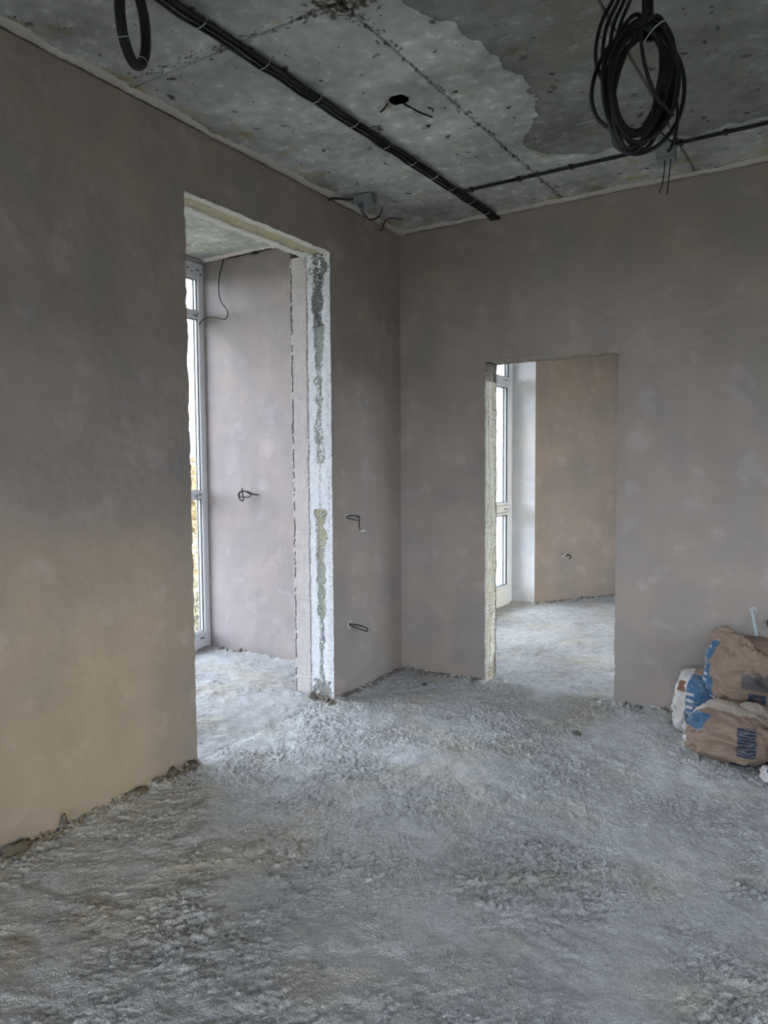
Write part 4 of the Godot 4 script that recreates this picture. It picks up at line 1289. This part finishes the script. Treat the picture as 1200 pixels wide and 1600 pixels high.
func build_outdoors():
	rng.seed = 4242
	var gy := -3.4
	var g := MB.new()
	g.box(Vector3(-30, gy - 0.25, -20), Vector3(260, 0.5, 260))
	var gm := plain(lin(0.17, 0.165, 0.125), 1.0)
	var gt := NoiseTexture2D.new()
	gt.noise = noise(FastNoiseLite.TYPE_SIMPLEX_SMOOTH, 0.02, 8, 5)
	gt.seamless = true
	gt.color_ramp = Gradient.new()
	gt.color_ramp.set_color(0, Color(0.66, 0.66, 0.56)); gt.color_ramp.set_color(1, Color(0.98, 0.97, 0.86))
	gm.albedo_texture = gt
	triplanar(gm, 9.0)
	tag(obj("meadow", g, gm), "yellow green autumn grass seen through the loggia window", "grass").set_meta("kind", "stuff")
	var yellow := plain(lin(0.30, 0.21, 0.09), 0.9)
	var olive := plain(lin(0.20, 0.19, 0.11), 0.9)
	var green := plain(lin(0.14, 0.17, 0.10), 0.9)
	for m in [yellow, olive, green]: m.backlight = m.albedo_color * 0.5
	var bark := plain(lin(0.32, 0.28, 0.24), 0.95)
	var k := 0
	for a in [[Vector3(-21.5, gy, -18.0), 5.2, 2.0, yellow, "golden autumn tree in line with the loggia window"], [Vector3(-29.0, gy, -22.0), 6.0, 2.6, yellow, "taller yellow tree behind the golden one"], [Vector3(-27.0, gy, -33.0), 6.6, 2.8, olive, "dull olive tree away to the right of the yellow trees"], [Vector3(-19.0, gy, -9.0), 4.6, 1.9, green, "low green tree away to the left of the yellow trees"], [Vector3(-34.0, gy, -14.0), 6.8, 3.0, olive, "broad olive tree furthest left beyond the meadow"]]:
		var t := thing("tree", a[4], "tree", a[0], "")
		var tr := MB.new()
		tr.tube(curve([Vector3(0, 0.0, 0), Vector3(0.08, a[1] * 0.35, 0.05), Vector3(-0.04, a[1] * 0.7, 0.02)], 6), 0.12, 8)
		obj("trunk", tr, bark, t)
		leaf_crown(t, 2600, Vector3(0, a[1] * 0.66, 0), Vector3(a[2], a[1] * 0.36, a[2]), a[3], 0.20)
	for a in [[Vector3(-10.6, gy, -8.3), 1.4, olive, "pale olive bush nearest below the loggia window"], [Vector3(-13.4, gy, -11.2), 1.6, yellow, "yellowing bush beyond the nearest olive one"], [Vector3(-15.8, gy, -13.0), 1.5, green, "green bush furthest in the row below the window"]]:
		var t := thing("bush", a[3], "bush", a[0])
		for s in 5:
			var st := MB.new()
			var e := Vector3(rng.randf_range(-1, 1), a[1] * 1.5, rng.randf_range(-1, 1))
			st.tube(curve([Vector3(0, 0.0, 0), e * 0.5 + Vector3(0.05, 0, 0.04), e], 5), 0.02, 5)
			obj("stem", st, bark, t)
		leaf_crown(t, 1500, Vector3(0, a[1] * 0.84, 0), Vector3(a[1], a[1] * 0.75, a[1]), a[2], 0.14)
	# a pale far block in the haze and the pale wing of this building beyond the second room
	var b := thing("apartment_building", "pale distant apartment block on the horizon", "building", Vector3(-78, gy, -72))
	var bm := MB.new()
	bm.box(Vector3(0, 5, 0), Vector3(20, 10, 12), 0.05, Basis(Vector3.UP, 0.75))
	obj("walls", bm, plain(lin(0.36, 0.39, 0.44), 0.9), b)
	var wm := plain(lin(0.36, 0.42, 0.50), 0.4)
	for i in 6:
		for j in 3:
			var w := MB.new()
			w.box(Basis(Vector3.UP, 0.75) * Vector3(-8 + i * 3.2, 2.2 + j * 2.9, 6.02), Vector3(1.5, 1.5, 0.08), 0.01, Basis(Vector3.UP, 0.75))
			obj("window", w, wm, b)
	var wing := thing("building_wing", "pale lilac plastered wing seen through the second room's window", "building", Vector3(-6.2, gy, -17.5))
	var wg := MB.new()
	wg.box(Vector3(0, 4.2, 0), Vector3(3.4, 8.4, 1.0), 0.02)
	obj("walls", wg, triplanar(plain(lin(0.55, 0.53, 0.57), 0.9), 2.0), wing)

const SUN_Z0 := 2.05
const SUN_Z1 := 4.6
const SUN_Y0 := 0.85
const SUN_Y1 := 2.12

# ----------------------------------------------------------------
func _ready():
	var cam := Camera3D.new()
	cam.name = "camera"
	add_child(cam)
	cam.fov = rad_to_deg(2.0 * atan(800.0 / 1141.43))
	cam.near = 0.05; cam.far = 400.0
	cam.position = EYE
	cam.basis = Basis(Vector3.UP, deg_to_rad(31.894)) * Basis(Vector3.RIGHT, deg_to_rad(-3.521)) * Basis(Vector3.BACK, deg_to_rad(-0.368))
	cam.current = true
	var we := WorldEnvironment.new()
	we.name = "environment"
	var env := Environment.new()
	env.background_mode = Environment.BG_SKY
	var sky := Sky.new()
	var sm := ProceduralSkyMaterial.new()      # an even white overcast
	sm.sky_top_color = lin(0.77, 0.87, 1.0); sm.sky_horizon_color = lin(0.84, 0.91, 1.0)
	sm.ground_horizon_color = lin(0.6, 0.62, 0.62); sm.ground_bottom_color = lin(0.35, 0.35, 0.33)
	sm.sky_energy_multiplier = 2.35; sm.ground_energy_multiplier = 1.0
	sm.sun_angle_max = 0.0
	sky.sky_material = sm
	env.sky = sky
	env.tonemap_mode = Environment.TONE_MAPPER_LINEAR
	env.tonemap_exposure = 2.05
	env.sdfgi_enabled = true; env.ssao_enabled = true; env.ssil_enabled = true
	we.environment = env
	add_child(we)
	var sun := DirectionalLight3D.new()        # low sun behind haze, through the window of the right wall
	sun.name = "sun"
	sun.light_color = Color(1.0, 0.93, 0.66)
	sun.light_energy = 0.235
	sun.light_angular_distance = 8.0
	sun.shadow_enabled = true
	add_child(sun)
	sun.look_at_from_position(Vector3.ZERO, Vector3(-1.0, -0.185, -0.02))

	for p in [[n_edge, 0.1, 3, 2], [n_fine, 1.0, 21, 2], [n_mid, 1.0, 22, 3], [n_big, 1.0, 23, 3]]:
		p[0].noise_type = FastNoiseLite.TYPE_SIMPLEX_SMOOTH
		p[0].frequency = p[1]; p[0].seed = p[2]; p[0].fractal_octaves = p[3]
	n_mid.frequency = 0.5; n_fine.frequency = 0.6; n_big.frequency = 0.5; n_edge.frequency = 0.5
	rng.seed = 12345
	make_materials()
	build_floor()
	build_ceiling()
	wall_left()
	wall_back()
	other_walls()
	mortar_strip("trim_1", Vector3(0, H, 0.0), Vector3(0, H, 4.5), Vector3.RIGHT, 5.0)
	mortar_strip("trim_2", Vector3(0, H, 0.0), Vector3(3.6, H, 0.0), Vector3.BACK, 35.0)
	mortar_strip("trim_3", Vector3(-1.6, H, 0.24), Vector3(-0.3, H, 0.24), Vector3.BACK, 65.0)
	var w1 := glazing("window_1", -1.65, 0.235, 2.6, 0.0, 2.985, 0.062, [[1.185, 1.249], [2.563, 2.626]], [1.05, 1.83], 0.149, 0.12)
	film_print(w1, -1.612, [[2.93, 0.30, 0.012, 0.03], [2.91, 0.36, 0.014, 0.012], [2.93, 0.40, 0.012, 0.02], [2.90, 0.27, 0.016, 0.014], [2.60, 0.31, 0.012, 0.014], [2.585, 0.33, 0.010, 0.04], [1.22, 0.32, 0.012, 0.03], [1.21, 0.36, 0.014, 0.02], [0.10, 0.33, 0.014, 0.04]])
	var w2 := glazing("window_2", -0.33, -2.77, -0.55, 0.0, 2.92, 0.075, [[0.96, 1.024], [2.25, 2.325]], [-1.66], 0.18, 0.09, 0.07)
	film_print(w2, -0.293, [[2.29, -2.60, 0.016, 0.03], [2.285, -2.54, 0.012, 0.02], [2.29, -2.67, 0.012, 0.02], [0.99, -2.58, 0.014, 0.04], [0.985, -2.65, 0.012, 0.03]])
	glazing("window_3", -0.15, 4.4, 5.1, 0.0, 2.75, 0.07, [[1.18, 1.25]], [], 0.12, 0.08)
	var w4 := glazing("window_4", ROOM_X + 0.15, SUN_Z0, SUN_Z1, SUN_Y0, SUN_Y1, 0.06, [[1.66, 1.73]], [3.3], 0.06, 0.06)
	glazing("window_5", 3.75, -2.7, -0.5, 0.3, 2.85, 0.06, [], [-1.6], 0.06, 0.06)
	rear_glazing()
	build_bundle()
	build_branch()
	build_big_coil()
	build_small_coil()
	build_wires()
	build_ceiling_hole()
	build_sacks()
	build_rubble()
	build_outdoors()
